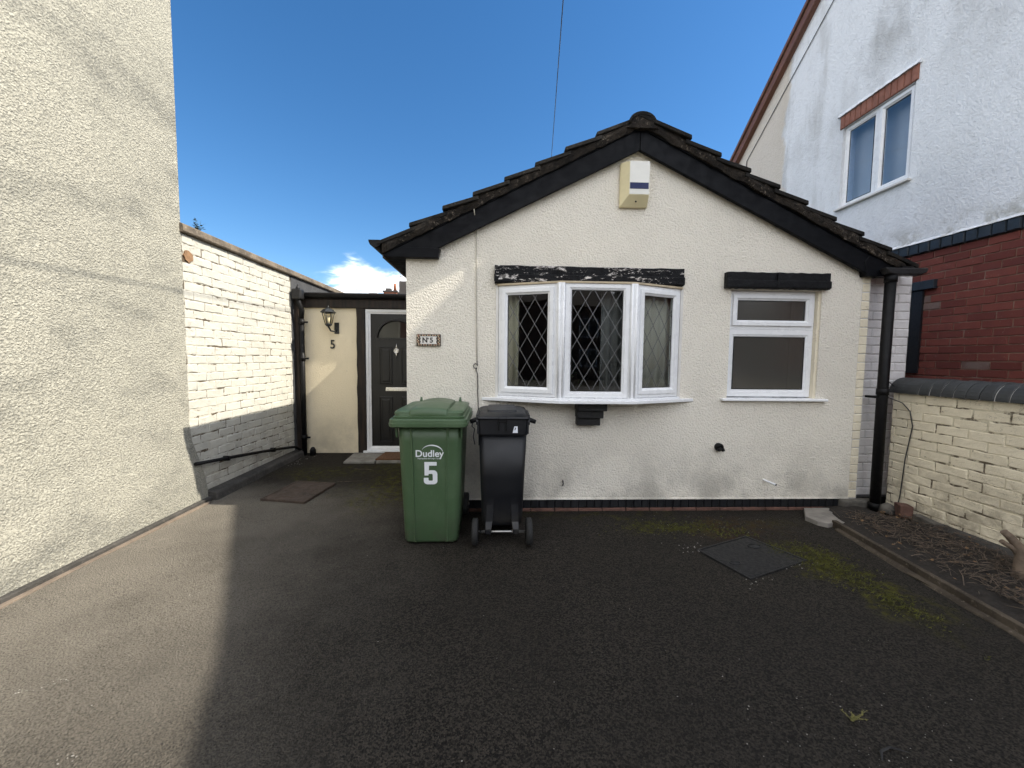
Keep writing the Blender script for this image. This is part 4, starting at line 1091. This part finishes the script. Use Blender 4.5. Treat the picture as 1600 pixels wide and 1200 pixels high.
def black_bin():
    cx = .052
    t = thing('wheelie_bin', 'smaller black wheelie bin turned with its wheels to the front', 'wheelie bin', (cx, 3.12, 0), 'wheelie bins against the front wall')
    secs = []
    for z, w_, f, b, r_ in ((.120, .285, 2.955, 3.36, .05), (.135, .305, 2.945, 3.38, .05), (.20, .318, 2.925, 3.39, .05), (.5, .338, 2.905, 3.41, .05), (.845, .362, 2.882, 3.43, .05)):
        secs.append((z, cx, (f+b)/2, w_, b-f, r_))
    part('body', loft_bin(secs), 'bin_black', t)
    mb = loft_bin([(.02, cx, 3.27, .28, .22, .04), (.14, cx, 3.24, .30, .30, .05)]); part('foot', mb, 'bin_black', t)
    # collar
    secs = [(.838, cx, 3.15, .352, .545, .04), (.846, cx, 3.15, .372, .565, .04), (.855, cx, 3.15, .374, .570, .03), (.965, cx, 3.15, .384, .580, .03)]
    part('collar', loft_bin(secs, smooth=False), 'bin_black', t)
    # moulded legs carrying the axle, and tapered flutes on the back
    for sx in (-1, 1):
        fb = lambda z: 2.945-(z-.15)*.09 if z > .15 else 2.945
        def sec(xc, hw, yf, z): return [(cx+sx*xc-hw, yf, z), (cx+sx*xc+hw, yf, z), (cx+sx*xc+hw, yf+.09, z), (cx+sx*xc-hw, yf+.09, z)]
        mb = MB(); mb.loft([sec(.106, .022, 2.876, .085), sec(.105, .024, 2.876, .125), sec(.10, .028, 2.910, .17), sec(.092, .030, fb(.3)-.014, .30), sec(.080, .026, fb(.46)-.008, .46), sec(.078, .022, fb(.49)+.006, .49)], True, True, False)
        part('axle_bracket', mb, 'bin_black', t, .006)
        xw = cx+sx*.205
        mb = MB(); mb.tube([(xw-.022, 2.895, .1), (xw-.018, 2.895, .1), (xw+.018, 2.895, .1), (xw+.022, 2.895, .1)], [.09, .1, .1, .09], 28); WH = part('wheel', mb, 'rubber', t)
        mb = MB(); mb.tube([(xw-.026, 2.895, .1), (xw+.026, 2.895, .1)], .055, 18); part('hub', mb, 'black_plastic', WH)
    mb = MB(); mb.tube([(cx-.215, 2.895, .1), (cx+.215, 2.895, .1)], .0095, 12); part('axle', mb, 'steel', t)
    # lid with overhang, shallow raised centre
    secs = [(.966, cx, 3.15, .396, .60, .03), (.975, cx, 3.15, .402, .61, .03), (.985, cx, 3.15, .398, .60, .03), (.992, cx, 3.16, .37, .56, .04), (1.0, cx, 3.18, .33, .5, .06)]
    LID = part('lid', loft_bin(secs, smooth=False), 'bin_black', t)
    secs = [(.996, cx-.005, 3.23, .24, .40, .03), (1.012, cx-.005, 3.23, .225, .385, .03)]
    part('lid_panel', loft_bin(secs, smooth=False), 'bin_black', LID)
    mb = MB(); mb.tube([(cx+.005, 2.98, .992), (cx+.005, 2.98, 1.001)], [.10, .095], 24)
    for i, p in enumerate(mb.v): p.y = 2.98+(p.y-2.98)*.45
    part('lid_grip', mb, 'bin_black', LID)
    # hinge strap in the middle and lugs at the corners
    for xo in (-.035, .022):
        mb = MB(); mb.box(cx+xo, cx+xo+.007, 2.846, 2.88, .885, .985); part('hinge_strap', mb, 'black_plastic', t, .002)
    mb = MB(); mb.box(cx-.036, cx+.030, 2.848, 2.872, .945, .951); part('hinge_strap', mb, 'black_plastic', t)
    for sx in (-1, 1):
        mb = MB(); mb.tube([(cx+sx*.18, 2.90, .965), (cx+sx*.20, 2.89, .96), (cx+sx*.245, 2.885, .945)], [.018, .018, .016], 12); part('handle', mb, 'black_plastic', t)
        mb = MB(); mb.prism([(2.875, 1.0), (3.10, 1.006), (3.10, .965), (2.86, .925), (2.855, .95)], cx+sx*.192-.008, cx+sx*.192+.008, 'x'); part('handle_web', mb, 'bin_black', t, .004)
        mb = MB(); mb.box(cx+sx*.185-.006, cx+sx*.185+.006, 2.858, 2.90, .86, .96); part('collar_rib', mb, 'bin_black', t)
    mb = MB(); mb.tube([(cx-.225, 2.95, .95), (cx-.235, 2.95, .90), (cx-.215, 2.95, .88), (cx-.225, 2.95, .82), (cx-.212, 2.95, .76)], .004, 6); part('strap', mb, 'cable_dark', t)
    mb = MB(); mb.prism([(cx+.072, .866), (cx+.110, .866), (cx+.108, .915), (cx+.084, .915)], 2.8615, 2.8665); part('sticker', mb, 'bin_sticker', t)
    mb = MB(); mb.prism([(cx+.084, .888), (cx+.090, .886), (cx+.098, .905), (cx+.092, .907)], 2.8605, 2.8618); part('sticker_mark', mb, 'plaque_dark', t)
black_bin()
# dry leaf caught on the axle
m_ = MB()
for i in range(6):
    a = i*1.05; c = Vector((.145, 2.885, .118)); d = Vector((math.cos(a), -.3, math.sin(a)))*.018; e = Vector((-math.sin(a), .2, math.cos(a)))*.006
    m_.face([c, c+d*.5+e, c+d, c+d*.5-e])
solo('dead_leaf', m_, 'dead_leaf', 'curled dry leaf caught on the axle of the black bin', 'leaf')

# ------------------------------------------------------------------ covers in the ground
def cover(corners, z, mat, label, frame_mat, keys):
    cx = sum(c[0] for c in corners)/4; cy = sum(c[1] for c in corners)/4
    t = thing('inspection_cover', label, 'manhole cover', (cx, cy, 0))
    sc = lambda k: [((x-cx)*k+cx, (y-cy)*k+cy) for x, y in corners]
    o, i_ = sc(1.0), sc(.93)
    mb = MB(); mb.loft([[(x, y, zz) for x, y in pl] for pl, zz in ((o, -.02), (o, z), (i_, z), (i_, -.02))], False, False, False); part('frame', mb, frame_mat, t, .003)
    mb = MB(); mb.prism(sc(.915), -.02, z-.003, 'z'); pl = part('plate', mb, mat, t, .003)
    for kx, ky, r_ in keys:
        mb = MB(); mb.tube([(kx, ky, z-.006), (kx, ky, z-.0012)], r_, 16)
        for p in mb.v: p.y = ky+(p.y-ky)*.55
        part('keyhole', mb, 'rubber', pl)
        mb = MB(); mb.tube([(kx+r_*1.25*math.cos(a), ky+r_*.75*math.sin(a), z-.001) for a in [i*.42 for i in range(16)]], .004, 6); part('keyhole_rim', mb, frame_mat, pl)
cover([(1.51, 2.78), (1.66, 2.38), (2.23, 2.61), (2.03, 3.0)], .007, 'cast_iron', 'dark square manhole cover beside the moss patch', 'cast_iron', [(1.98, 2.82, .04), (1.68, 2.58, .03)])
cover([(-2.30, 3.83), (-1.83, 3.74), (-1.77, 4.32), (-2.23, 4.40)], .022, 'rust_plate', 'rusty brown cover plate near the white brick wall', 'rust_plate', [])

# ------------------------------------------------------------------ right garden wall
GW = thing('garden_wall', 'low cream-painted brick wall with rounded blue coping at right', 'wall', (3.83, 1.6, 0))
m_ = MB(); m_.box(3.722, 3.93, -1.5, 3.50, -.05, 1.135); part('mortar_core', m_, 'joint_yellow', GW)
brickwork(GW, 'paint_brick_yellow', 'x', 3.722, R(-90), 1.75, 3.50, .03, 1.135, L=.228, gauge=.079, gap=.0055, var=14, jz=.005, seed=8, cham=.007, jit=.0042, proud=.0038)
m_ = MB(); m_.box(3.718, 3.93, -1.5, 1.75, -.05, 1.13); part('painted_length', m_, 'paint_brick_yellow', GW)
def coping_bricks():
    def prof(r_, h): return [(3.826+r_*math.cos(R(a)), 1.137+h*math.sin(R(a))) for a in range(0, 181, 12)]
    mes = []
    y = 3.52; first = True
    while y > 1.5:
        wv = .26 if first else .0875; first = False
        mb = MB(); pr = prof(.142+random.uniform(-.003, .003), .142+random.uniform(-.004, .004)); mb.prism(pr, y-wv+.005, y); part('coping_brick', mb, 'coping_brick', GW, .007, 2); y -= wv
    mb = MB(); mb.prism(prof(.134, .134), -1.5, 3.515); part('coping_joint', mb, 'joint_pier', GW)
coping_bricks()
m_ = MB(); m_.prism([(3.60, -.03), (3.73, -.03), (3.73, .085), (3.70, .08)], -1.5, 3.2, 'y'); part('mortar_haunch', m_, 'concrete_kerb', GW, .01)
# loose cable on the wall and downpipe
m_ = MB(); m_.tube([(3.70, 3.49, 1.20), (3.66, 3.49, 1.235), (3.62, 3.48, 1.19), (3.61, 3.46, 1.10), (3.705, 3.40, 1.05), (3.706, 3.33, .98), (3.706, 3.30, .85), (3.705, 3.34, .55), (3.705, 3.36, .2), (3.69, 3.37, .04)], .0045, 6)
solo('loose_cable', m_, 'cable_dark', 'thin dark cable looping from the downpipe down the garden wall', 'cable')

# ------------------------------------------------------------------ planting bed, edging
def bed():
    from mathutils import noise as mn
    mb = MB(); nx, ny = 22, 90; vs = []
    for j in range(ny+1):
        y = -.6+4.13*j/ny; xa = 2.755+.126*(y-1.81)+.03
        row = []
        for i in range(nx+1):
            x = xa+(3.74-xa)*i/nx; e = min(1, i/3)
            row.append((x, y, .012+e*(.028+.030*mn.noise(Vector((x*4, y*4, 1)))+.012*mn.noise(Vector((x*15, y*15, 2))))))
        vs.append(row)
    for j in range(ny):
        for i in range(nx): mb.face([vs[j][i], vs[j][i+1], vs[j+1][i+1], vs[j+1][i]], True)
    return struct('soil_bed', mb, 'soil', label='narrow bed of dark soil along the garden wall')
bed()
def edging():
    t = thing('bed_edging', 'low dark edging strip between driveway and soil bed', 'edging', (2.75, 1.6, 0))
    y = -.3; k = 0
    ex = lambda y: 2.735+.126*(y-1.81)
    for (ya, yb) in ((-.5, .6), (.604, 1.62), (1.624, 2.46), (2.464, 3.18)):
        mb = MB(); mb.loft([[(ex(y), y, -.02), (ex(y)+.045, y, -.02), (ex(y)+.045, y, .052), (ex(y)+.002, y, .055)] for y in (ya, yb)], True, True, False); part('edging_board', mb, 'edging_timber', t, .005)
    mb = MB(); mb.loft([[(ex(y)-.035+random.uniform(-.012, .006), y, -.01), (ex(y)-.002, y, -.01), (ex(y)-.002, y, .016), (ex(y)-.028+random.uniform(-.012, .006), y, .006)] for y in [-.5+.12*i for i in range(31)]], True, True, False); part('mortar_fillet', mb, 'edging_timber', t)
edging()
m_ = MB(); m_.prism([(2.92, 3.50), (2.78, 3.31), (2.80, 3.20), (2.855, 3.155), (2.90, 3.165), (3.10, 3.17), (3.16, 3.50)], -.01, .034, 'z'); solo('paving_offcut', m_, 'board_pale', 'pale broken paving piece lying at the top of the soil bed', 'slab', bevel=.004)
def loose_brick(x, y, z, rz, ry, l, d, h, mat, label):
    mb = MB(); mb.loft([rrect(0, 0, l, d, .008, zz, 3) for zz in (0, h)], True, True, False)
    o = solo('loose_brick', mb, mat, label, 'brick', (0, 0, 0), 'bricks loose at the foot of the wall', bevel=.006); o.location = (x, y, z); o.rotation_euler = (0, ry, rz)
loose_brick(3.64, 3.26, .045, R(62), R(4), .13, .09, .11, 'plinth_red', 'dark red brick standing by the foot of the downpipe')
loose_brick(3.655, 3.08, .03, R(84), R(-3), .2, .07, .07, 'stone_rubble', 'brown half-buried brick beside the red one')
m_ = MB(); m_.tube([(3.59, 3.36, .04), (3.60, 3.36, .09), (3.61, 3.35, .12)], [.06, .055, .03], 9); solo('gully_stone', m_, 'stone_rubble', 'dark lump of mortar round the downpipe foot', 'stone')

def stump():
    t = thing('tree_stump', 'cut grey-brown stump with two short prongs in the soil bed', 'stump', (3.40, 2.30, .03))
    mb = MB(); mb.tube([(3.40, 2.30, .0), (3.405, 2.30, .08), (3.415, 2.31, .16), (3.42, 2.32, .20), (3.40, 2.34, .245), (3.375, 2.36, .285), (3.352, 2.375, .315)], [.052, .046, .040, .038, .026, .023, .020], 12); part('trunk', mb, 'bark', t)
    mb = MB(); mb.tube([(3.415, 2.32, .17), (3.385, 2.345, .215), (3.35, 2.365, .240), (3.335, 2.37, .252)], [.022, .017, .015, .014], 9); part('prong', mb, 'bark', t)
    mb = MB(); mb.tube([(3.43, 2.31, .15), (3.46, 2.29, .20), (3.49, 2.28, .24)], [.026, .02, .014], 9); part('prong', mb, 'bark', t)
stump()

def scatter():
    rnd = random.Random(21)
    mb = MB()
    ex = lambda y: 2.80+.126*(y-1.81)
    for i in range(1500):                       # dead twigs and stalks over the bed
        y = rnd.uniform(1.2, 3.25); x = rnd.uniform(ex(y)+.03, 3.70)
        if x < ex(y)+.12 and rnd.random() < .6: continue
        a = rnd.gauss(R(20), .75); l = rnd.uniform(.03, .16)*(1 if rnd.random() < .9 else 1.8)
        z = .055+rnd.random()*.03; tlt = rnd.uniform(-.2, .25)
        p = Vector((x, y, z)); d = Vector((math.cos(a), math.sin(a), tlt)); q = p+d*l
        if q.x > 3.71 or q.x < ex(q.y): continue
        m = (p+q)/2+Vector((rnd.uniform(-.008, .008), rnd.uniform(-.008, .008), rnd.uniform(0, .01))); r_ = rnd.uniform(.0009, .0032)
        mb.tube([p, m, q], [r_, r_*.9, r_*.5], 4, False)
    struct('dead_twigs', mb, 'twig', 'stuff', 'dry brown stalks and twigs littering the soil bed')
    mb = MB()
    for i in range(170):
        y = rnd.uniform(1.3, 3.3); x = rnd.uniform(ex(y)+.02, 3.68); c = Vector((x, y, .06+rnd.random()*.02)); a = rnd.uniform(0, 6.28); l = rnd.uniform(.012, .035)
        d = Vector((math.cos(a), math.sin(a), rnd.uniform(-.2, .4)))*l; e = Vector((-math.sin(a), math.cos(a), rnd.uniform(-.3, .3)))*l*.4
        mb.face([c, c+d*.5+e, c+d, c+d*.5-e])
    struct('leaf_litter', mb, 'dead_leaf', 'stuff', 'small dead leaves in the soil bed')
    # pale grit and crumbs on the driveway
    mb = MB()
    def crumb(x, y, s):
        c = Vector((x, y, .001)); n = 5; a0 = rnd.uniform(0, 6)
        lo = [c+Vector((s*math.cos(a0+k*6.283/n)*rnd.uniform(.6, 1.3), s*math.sin(a0+k*6.283/n)*rnd.uniform(.6, 1.3), 0)) for k in range(n)]
        hi = c+Vector((0, 0, s*rnd.uniform(.5, .9)))
        for k in range(n): mb.face([lo[k], lo[(k+1) % n], hi])
    for i in range(200): crumb(rnd.uniform(-2.7, 2.7), rnd.uniform(.9, 5.2), rnd.choice((.0012, .0016, .002, .003)))
    for i in range(70): crumb(rnd.gauss(1.5, .28), rnd.gauss(1.35, .16), rnd.choice((.0012, .0016, .002, .0035)))
    for i in range(60): crumb(rnd.gauss(1.75, .4), rnd.gauss(3.2, .15), rnd.choice((.002, .003, .004)))
    for i in range(50): crumb(rnd.uniform(-2.70, -2.55), rnd.uniform(5.0, 5.6), rnd.choice((.003, .005, .008)))
    for cx, cy in ((1.70, 2.37), (2.1, 2.56), (1.55, 2.83), (1.5, 2.75)):
        for i in range(14): crumb(rnd.gauss(cx, .08), rnd.gauss(cy, .03), rnd.choice((.003, .005, .006)))
    for (x, y) in ((-1.98, 1.62), (-1.96, 1.64), (-1.9, 1.66), (-1.87, 1.69), (-1.5, 1.33), (-1.49, 1.345), (-2.2, 1.45)):
        for i in range(5): crumb(x+rnd.gauss(0, .02), y+rnd.gauss(0, .008), rnd.choice((.002, .0025, .004)))
    struct('loose_grit', mb, 'grit', 'stuff', 'pale grit and crumbs scattered on the driveway')
    # moss cushions
    mb = MB()
    for (cx, cy, sx, sy, n) in ((1.55, 3.17, .26, .07, 420), (2.33, 2.58, .10, .14, 620), (2.38, 2.15, .06, .14, 260), (1.95, 3.05, .12, .05, 120), (-1.12, 4.3, .2, .35, 260), (2.12, 2.78, .05, .06, 120)):
        for i in range(n):
            x, y = rnd.gauss(cx, sx), rnd.gauss(cy, sy)
            if y > 3.5: continue
            s = rnd.uniform(.005, .015); c = Vector((x, y, 0)); a = rnd.uniform(0, 6.28)
            for k in range(3):
                b = a+k*2.1; d = Vector((math.cos(b), math.sin(b), 0))
                mb.face([c+d*s*.4, c+Vector((-d.y, d.x, 0))*s*.6, c+d*s*1.1+Vector((0, 0, s*rnd.uniform(.5, 1.1)))])
    struct('moss', mb, 'moss_tuft', 'stuff', 'olive moss growing on the damp asphalt')
scatter()

def weed(x, y, z, n, h, mat, name, label, spread=.05, leafw=.3, rnd=random.Random(5)):
    t = thing(name, label, 'plant', (x, y, z)); mb = MB(); st = MB()
    for i in range(n):
        a = rnd.uniform(0, 6.28); r_ = rnd.uniform(.2, 1)*spread; tip = Vector((x+r_*math.cos(a), y+r_*math.sin(a), z+h*rnd.uniform(.4, 1)))
        st.tube([(x, y, z), ((x+tip.x)/2, (y+tip.y)/2, z+h*.45), tip], [.0016, .0012, .0006], 4, False)
        for k in range(7):
            f = rnd.uniform(.3, 1); c = Vector((x, y, z)).lerp(tip, f); b = rnd.uniform(0, 6.28); d = Vector((math.cos(b), math.sin(b), rnd.uniform(-.1, .7))); l = h*rnd.uniform(.10, .22); e = d.cross(Vector((0, 0, 1))).normalized()*l*leafw
            mb.face([c, c+d*l*.5+e, c+d*l, c+d*l*.5-e])
    part('leaves', mb, mat, t); part('stems', st, mat, t)
weed(1.42, 1.40, 0, 12, .042, 'weed_yellow', 'weed', 'small yellow-green weed flat on the asphalt at lower right', .06)
weed(-2.95, 4.07, 2.605, 8, .17, 'leaf_green', 'weed', 'leafy weed sprouting on top of the white wall coping', .05, .45)
m_ = MB(); m_.tube([(1.385, 1.245, .004), (1.41, 1.275, .006), (1.46, 1.29, .005), (1.51, 1.27, .004)], [.002, .005, .004, .001], 6); solo('dead_stalk', m_, 'rubber', 'dark curled stalk on the asphalt near the bottom edge', 'stalk')
m_ = MB()
for k in range(2):
    m_.tube([(-1.80+.0*k, 4.92-k*.5, .004), (-1.72, 4.90-k*.5, .006), (-1.62, 4.90-k*.48, .005), (-1.52, 4.86-k*.42, .003)], [.002, .004, .003, .001], 5)
    if k == 0: solo('dry_stalk', m_, 'twig', 'dry pale stalk on the asphalt near the step slab', 'stalk'); m_ = MB()
solo('dry_stalk', m_, 'twig', 'dry pale stalk on the asphalt right of the rusty plate', 'stalk')

# ------------------------------------------------------------------ neighbouring house on the right
NH = thing('neighbour_house', 'tall white-rendered house with red brick base on the right', 'house', (8, 4.5, 0))
XN = 4.70
def neighbour():
    back = lambda y: 6.778-.787*(y-5.987); front = lambda y: 5.60+.625*(y-1.316)
    ya = (6.778+.787*5.987-5.60+.625*1.316)/(.787+.625); za = front(ya)
    gable = [(.62, 0), (9.0, 0), (9.0, back(9.0)-.02), (ya, za-.02), (1.1, front(1.1)-.02), (.62, 5.2)]
    wy0, wy1, wz0, wz1 = 4.435, 5.36, 3.52, 4.585
    # core with window hole: assembled from pieces
    mb = MB()
    zt = lambda y: (back(y) if y > ya else front(y))-.02
    def piece(y0, y1, z0, z1=None):
        if z1 is None: pts = [(y0, z0), (y1, z0), (y1, zt(y1))] + ([(ya, zt(ya))] if y0 < ya < y1 else []) + [(y0, zt(y0))]
        else: pts = [(y0, z0), (y1, z0), (y1, z1), (y0, z1)]
        mb.prism(pts, XN, XN+.3, 'x')
    piece(.8, wy0, 2.74); piece(wy0, wy1, 2.74, wz0); piece(wy0, wy1, wz1); piece(wy1, 9.0, 2.74)
    part('render_wall', mb, 'render_white', NH)
    mb = MB(); mb.box(XN-.0, 12, .8, 9.0, -.05, 2.62); part('brick_core', mb, 'mortar_grey', NH)
    mb = MB(); mb.box(XN+.3, 12, .8, 9.0, 2.62, 5.0); part('house_core', mb, 'room_wall', NH)
    brickwork(NH, 'brick_red', 'x', XN, R(-90), 2.95, 4.62, 1.12, 2.62, L=.232, gauge=.079, gap=.009, var=6, seed=12, proud=.007, cham=.003)
    mb = MB(); mb.box(XN-.006, XN+.02, .8, 2.94, -.03, 2.615); part('plain_brickwork', mb, 'brick_red', NH)
    mb = MB(); mb.box(XN-.006, XN+.02, 4.63, 9.0, -.03, 2.615); part('plain_brickwork', mb, 'brick_red', NH)
    # blue-brick string course
    mb = MB(); mb.box(XN-.02, XN+.05, .8, 9.0, 2.622, 2.738); part('string_course_core', mb, 'coping_brick', NH)
    mes = [brick_mesh('string_brick', .100, .108, 'brick_blue', .006, .0025, .012, .03) for _ in range(4)]
    y = 2.9
    while y < 5.2:
        inst('string_brick', random.choice(mes), NH, (XN-.026+random.uniform(-.003, .003), y, 2.68), R(-90)); y += .107
    mb = MB(); lp = []
    for i in range(60):
        y = 2.4+3.0*i/59; h = .02+.018*random.random()
        lp.append([(XN-.045+random.uniform(-.008, .008), y, 2.7385), (XN+.01, y, 2.7385), (XN+.01, y, 2.75+h), (XN-.02+random.uniform(-.01, .01), y, 2.742+h*.6)])
    mb.loft(lp, True, True, False); part('mortar_weathering', mb, 'render_white', NH)
    # upper window
    T, L_ = TR((XN+.035, wy1), (XN+.035, wy0))
    mb = MB(); mb.box(XN-.045, XN+.1, wy0-.025, wy1+.035, wz0-.028, wz0-.003)
    UW = part('upper_window', mb, 'upvc_dirty', NH, .004, label='white two-light window high in the white gable wall')
    window_unit(UW, 'u', 0.0, L_*.515, wz0, wz1, T, fw=.05, sash=False, pane='glass_upper')
    window_unit(UW, 'u', L_*.515, L_, wz0, wz1, T, fw=.035, sash=True, pane='glass_upper')
    mb = MB(); mb.box(XN+.19, XN+.22, wy0+.0, wy1, wz0, wz1); part('window_blind', mb, 'blind', UW)
    lm = [brick_mesh('lintel_brick', .072, .165, 'brick_lintel_red', .006, .002, .01, .03) for _ in range(3)]
    y = wy0-.03
    while y < wy1+.04:
        inst('lintel_brick', random.choice(lm), NH, (XN-.008+random.uniform(-.002, .002), y+.035, wz1+.085), R(-90)); y += .077
    mb = MB(); lp = []
    for i in range(40):
        y = wy0-.05+(wy1-wy0+.12)*i/39; h = .03+.02*random.random()
        lp.append([(XN-.04+random.uniform(-.008, .008), y, wz1+.169), (XN+.01, y, wz1+.169), (XN+.01, y, wz1+.185+h), (XN-.012, y, wz1+.178+h)])
    mb.loft(lp, True, True, False); part('lintel_drip', mb, 'render_white', NH)
    # ground-floor side window, mostly hidden by the bungalow's brick panel
    mb = MB(); mb.box(XN-.05, XN+.05, 4.045, 5.1, 2.215, 2.31); SW = part('side_window', mb, 'brick_blue', NH, .005)
    mb = MB(); mb.box(XN-.03, XN+.02, 4.165, 5.0, 1.3, 2.213); part('frame', mb, 'plinth_black', SW)
    # roof slabs, verge boards
    for (y0, y1, f) in ((ya, 9.3, back), (.55, ya, front)):
        mb = MB(); mb.prism([(y0, f(y0)+.0), (y1, f(y1)+.0), (y1, f(y1)+.12), (y0, f(y0)+.12)], XN-.09, 12, 'x'); part('roof_slope', mb, 'far_roof', NH)
        mb = MB(); mb.prism([(y0, f(y0)-.16), (y1, f(y1)-.16), (y1, f(y1)-.002), (y0, f(y0)-.002)], XN-.085, XN-.05, 'x'); part('verge_board', mb, 'brown_upvc', NH, .005)
        mb = MB(); mb.prism([(y0, f(y0)+.0), (y1, f(y1)+.0), (y1, f(y1)+.07), (y0, f(y0)+.07)], XN-.115, XN-.0905, 'x'); part('verge_cap', mb, 'brown_upvc', NH, .008)
        mb = MB(); mb.prism([(y0, f(y0)-.165), (y1, f(y1)-.165), (y1, f(y1)-.150), (y0, f(y0)-.150)], XN-.0495, XN-.002, 'x'); part('verge_soffit', mb, 'brown_upvc', NH)
    mb = MB(); mb.prism([(1.12, front(1.12)+.10), (.45, front(.45)+.09), (.42, front(.42)+.185), (.62, front(.62)+.18)], XN-.115, 12, 'x'); part('eaves_sprocket', mb, 'far_roof', NH)
    mb = MB(); mb.box(XN-.12, 12, .38, .58, 5.06, 5.2); part('eaves_gutter', mb, 'brown_upvc', NH)
    mb = MB(); mb.box(XN, 12, .79, .83, 2.62, 5.2); part('front_wall', mb, 'brick_red', NH)
    # thin cable under the verge
    mb = MB(); pts = [(XN-.012, y, back(y)-.42-.25*((8.0-y)/4)) for y in (7.45, 7.0, 6.5, 6.0, 5.5, 5.0)]
    mb.tube([(XN-.012, 7.45, 4.6)] + pts, .006, 6); part('wall_cable', mb, 'cable_dark', NH)
neighbour()

# ------------------------------------------------------------------ houses across the street (they show in the window glass)
def opposite(x0, x1, y, label):
    t = thing('opposite_house', label, 'house', ((x0+x1)/2, y-4, 0), 'houses across the street')
    mb = MB(); mb.box(x0, x1, y-7, y, -.05, 5.0); part('wall', mb, 'opposite_brick', t)
    mb = MB(); mb.prism([(y+.3, 5.0), (y-7.3, 5.0), (y-3.5, 7.3)], x0-.1, x1+.1, 'x'); part('roof', mb, 'far_roof', t)
    for wx in (x0+1.3, x1-2.5):
        for wz in (.9, 2.9):
            mb = MB(); mb.box(wx, wx+1.2, y-.02, y+.03, wz, wz+1.2); f = part('window', mb, 'upvc_white', t)
            for k in range(2):
                mb = MB(); mb.box(wx+.06+k*.57, wx+.57+k*.57, y+.031, y+.04, wz+.06, wz+1.14); part('pane', mb, 'plinth_black', f)
    xm = (x0+x1)/2; mb = MB(); mb.box(xm-.45, xm+.45, y-.02, y+.04, 0, 2.05); part('door', mb, 'door_black', t)
opposite(-27, -7.0, -14, 'long red-brick house across the street, mirrored in the left bay pane')
opposite(-4.5, 8.2, -20, 'red-brick house across the street, mirrored in the bay window')
opposite(9.4, 22, -20, 'red-brick house across the street, mirrored in the two-light window')

# ------------------------------------------------------------------ far things
FH = thing('distant_house', 'far red-brick house whose chimney shows above the flat roof', 'house', (-8.4, 32, 0))
m_ = MB(); m_.box(-12, -6.6, 29, 36, 0, 4.2); part('wall', m_, 'far_wall', FH)
m_ = MB(); m_.prism([(28.7, 4.2), (36.3, 4.2), (32.5, 5.9)], -12.2, -6.4, 'x'); part('roof', m_, 'far_roof', FH)
m_ = MB(); m_.box(-8.95, -7.95, 31.6, 32.4, 5.2, 6.55); CH = part('chimney', m_, 'chimney_brick', FH)
m_ = MB(); m_.box(-9.02, -7.88, 31.53, 32.47, 6.52, 6.64); part('chimney_cap', m_, 'far_roof', CH)
m_ = MB(); m_.tube([(-8.15, 32, 6.64), (-8.15, 32, 7.25)], [.14, .11], 10); part('chimney_pot', m_, 'chimney_brick', CH)
m_ = MB(); m_.box(-8.85, -8.45, 31.8, 32.2, 6.64, 6.86); part('chimney_cowl', m_, 'far_roof', CH)
m_ = MB(); m_.box(-7.5, -6.9, 30.6, 31.2, 5.0, 7.2); part('chimney', m_, 'far_roof', FH)
def aerial(x, y, z, h, w_, label):
    mb = MB(); mb.tube([(x, y, z), (x, y, z+h)], .022, 6)
    for f, a in ((.92, .5), (.55, .9)):
        c = Vector((x, y, z+h*f)); d = Vector((1, .3, .35)).normalized()
        mb.tube([c-d*w_*a*.5, c+d*w_*a*.5], .016, 5)
        for k in range(-3, 4):
            p = c+d*w_*a*.15*k; mb.tube([p-Vector((-.1, .3, .18))*w_*.5, p+Vector((-.1, .3, .18))*w_*.5], .01, 4)
    solo('tv_aerial', mb, 'cable_dark', label, 'aerial', (x, y, z))
aerial(-7.55, 31.4, 5.2, 2.7, .95, 'tall thin television aerial on the far roof beside the bungalow corner')
aerial(-8.05, 33.2, 5.2, 1.9, .45, 'smaller television aerial between far chimney and tall aerial')
# overhead wire
m_ = MB()
A = Vector((1.193, 9, 5.985)); B = Vector((.709, 4.6, 5.407)); d = (B-A)/4.4
m_.tube([A-d*9, A-d*4, A, A+d*2.2, B, B+d*4, B+d*12], .006, 6)
solo('overhead_wire', m_, 'cable_dark', 'thin black overhead wire crossing the sky above the roof', 'wire', (.9, 6, 5.3))
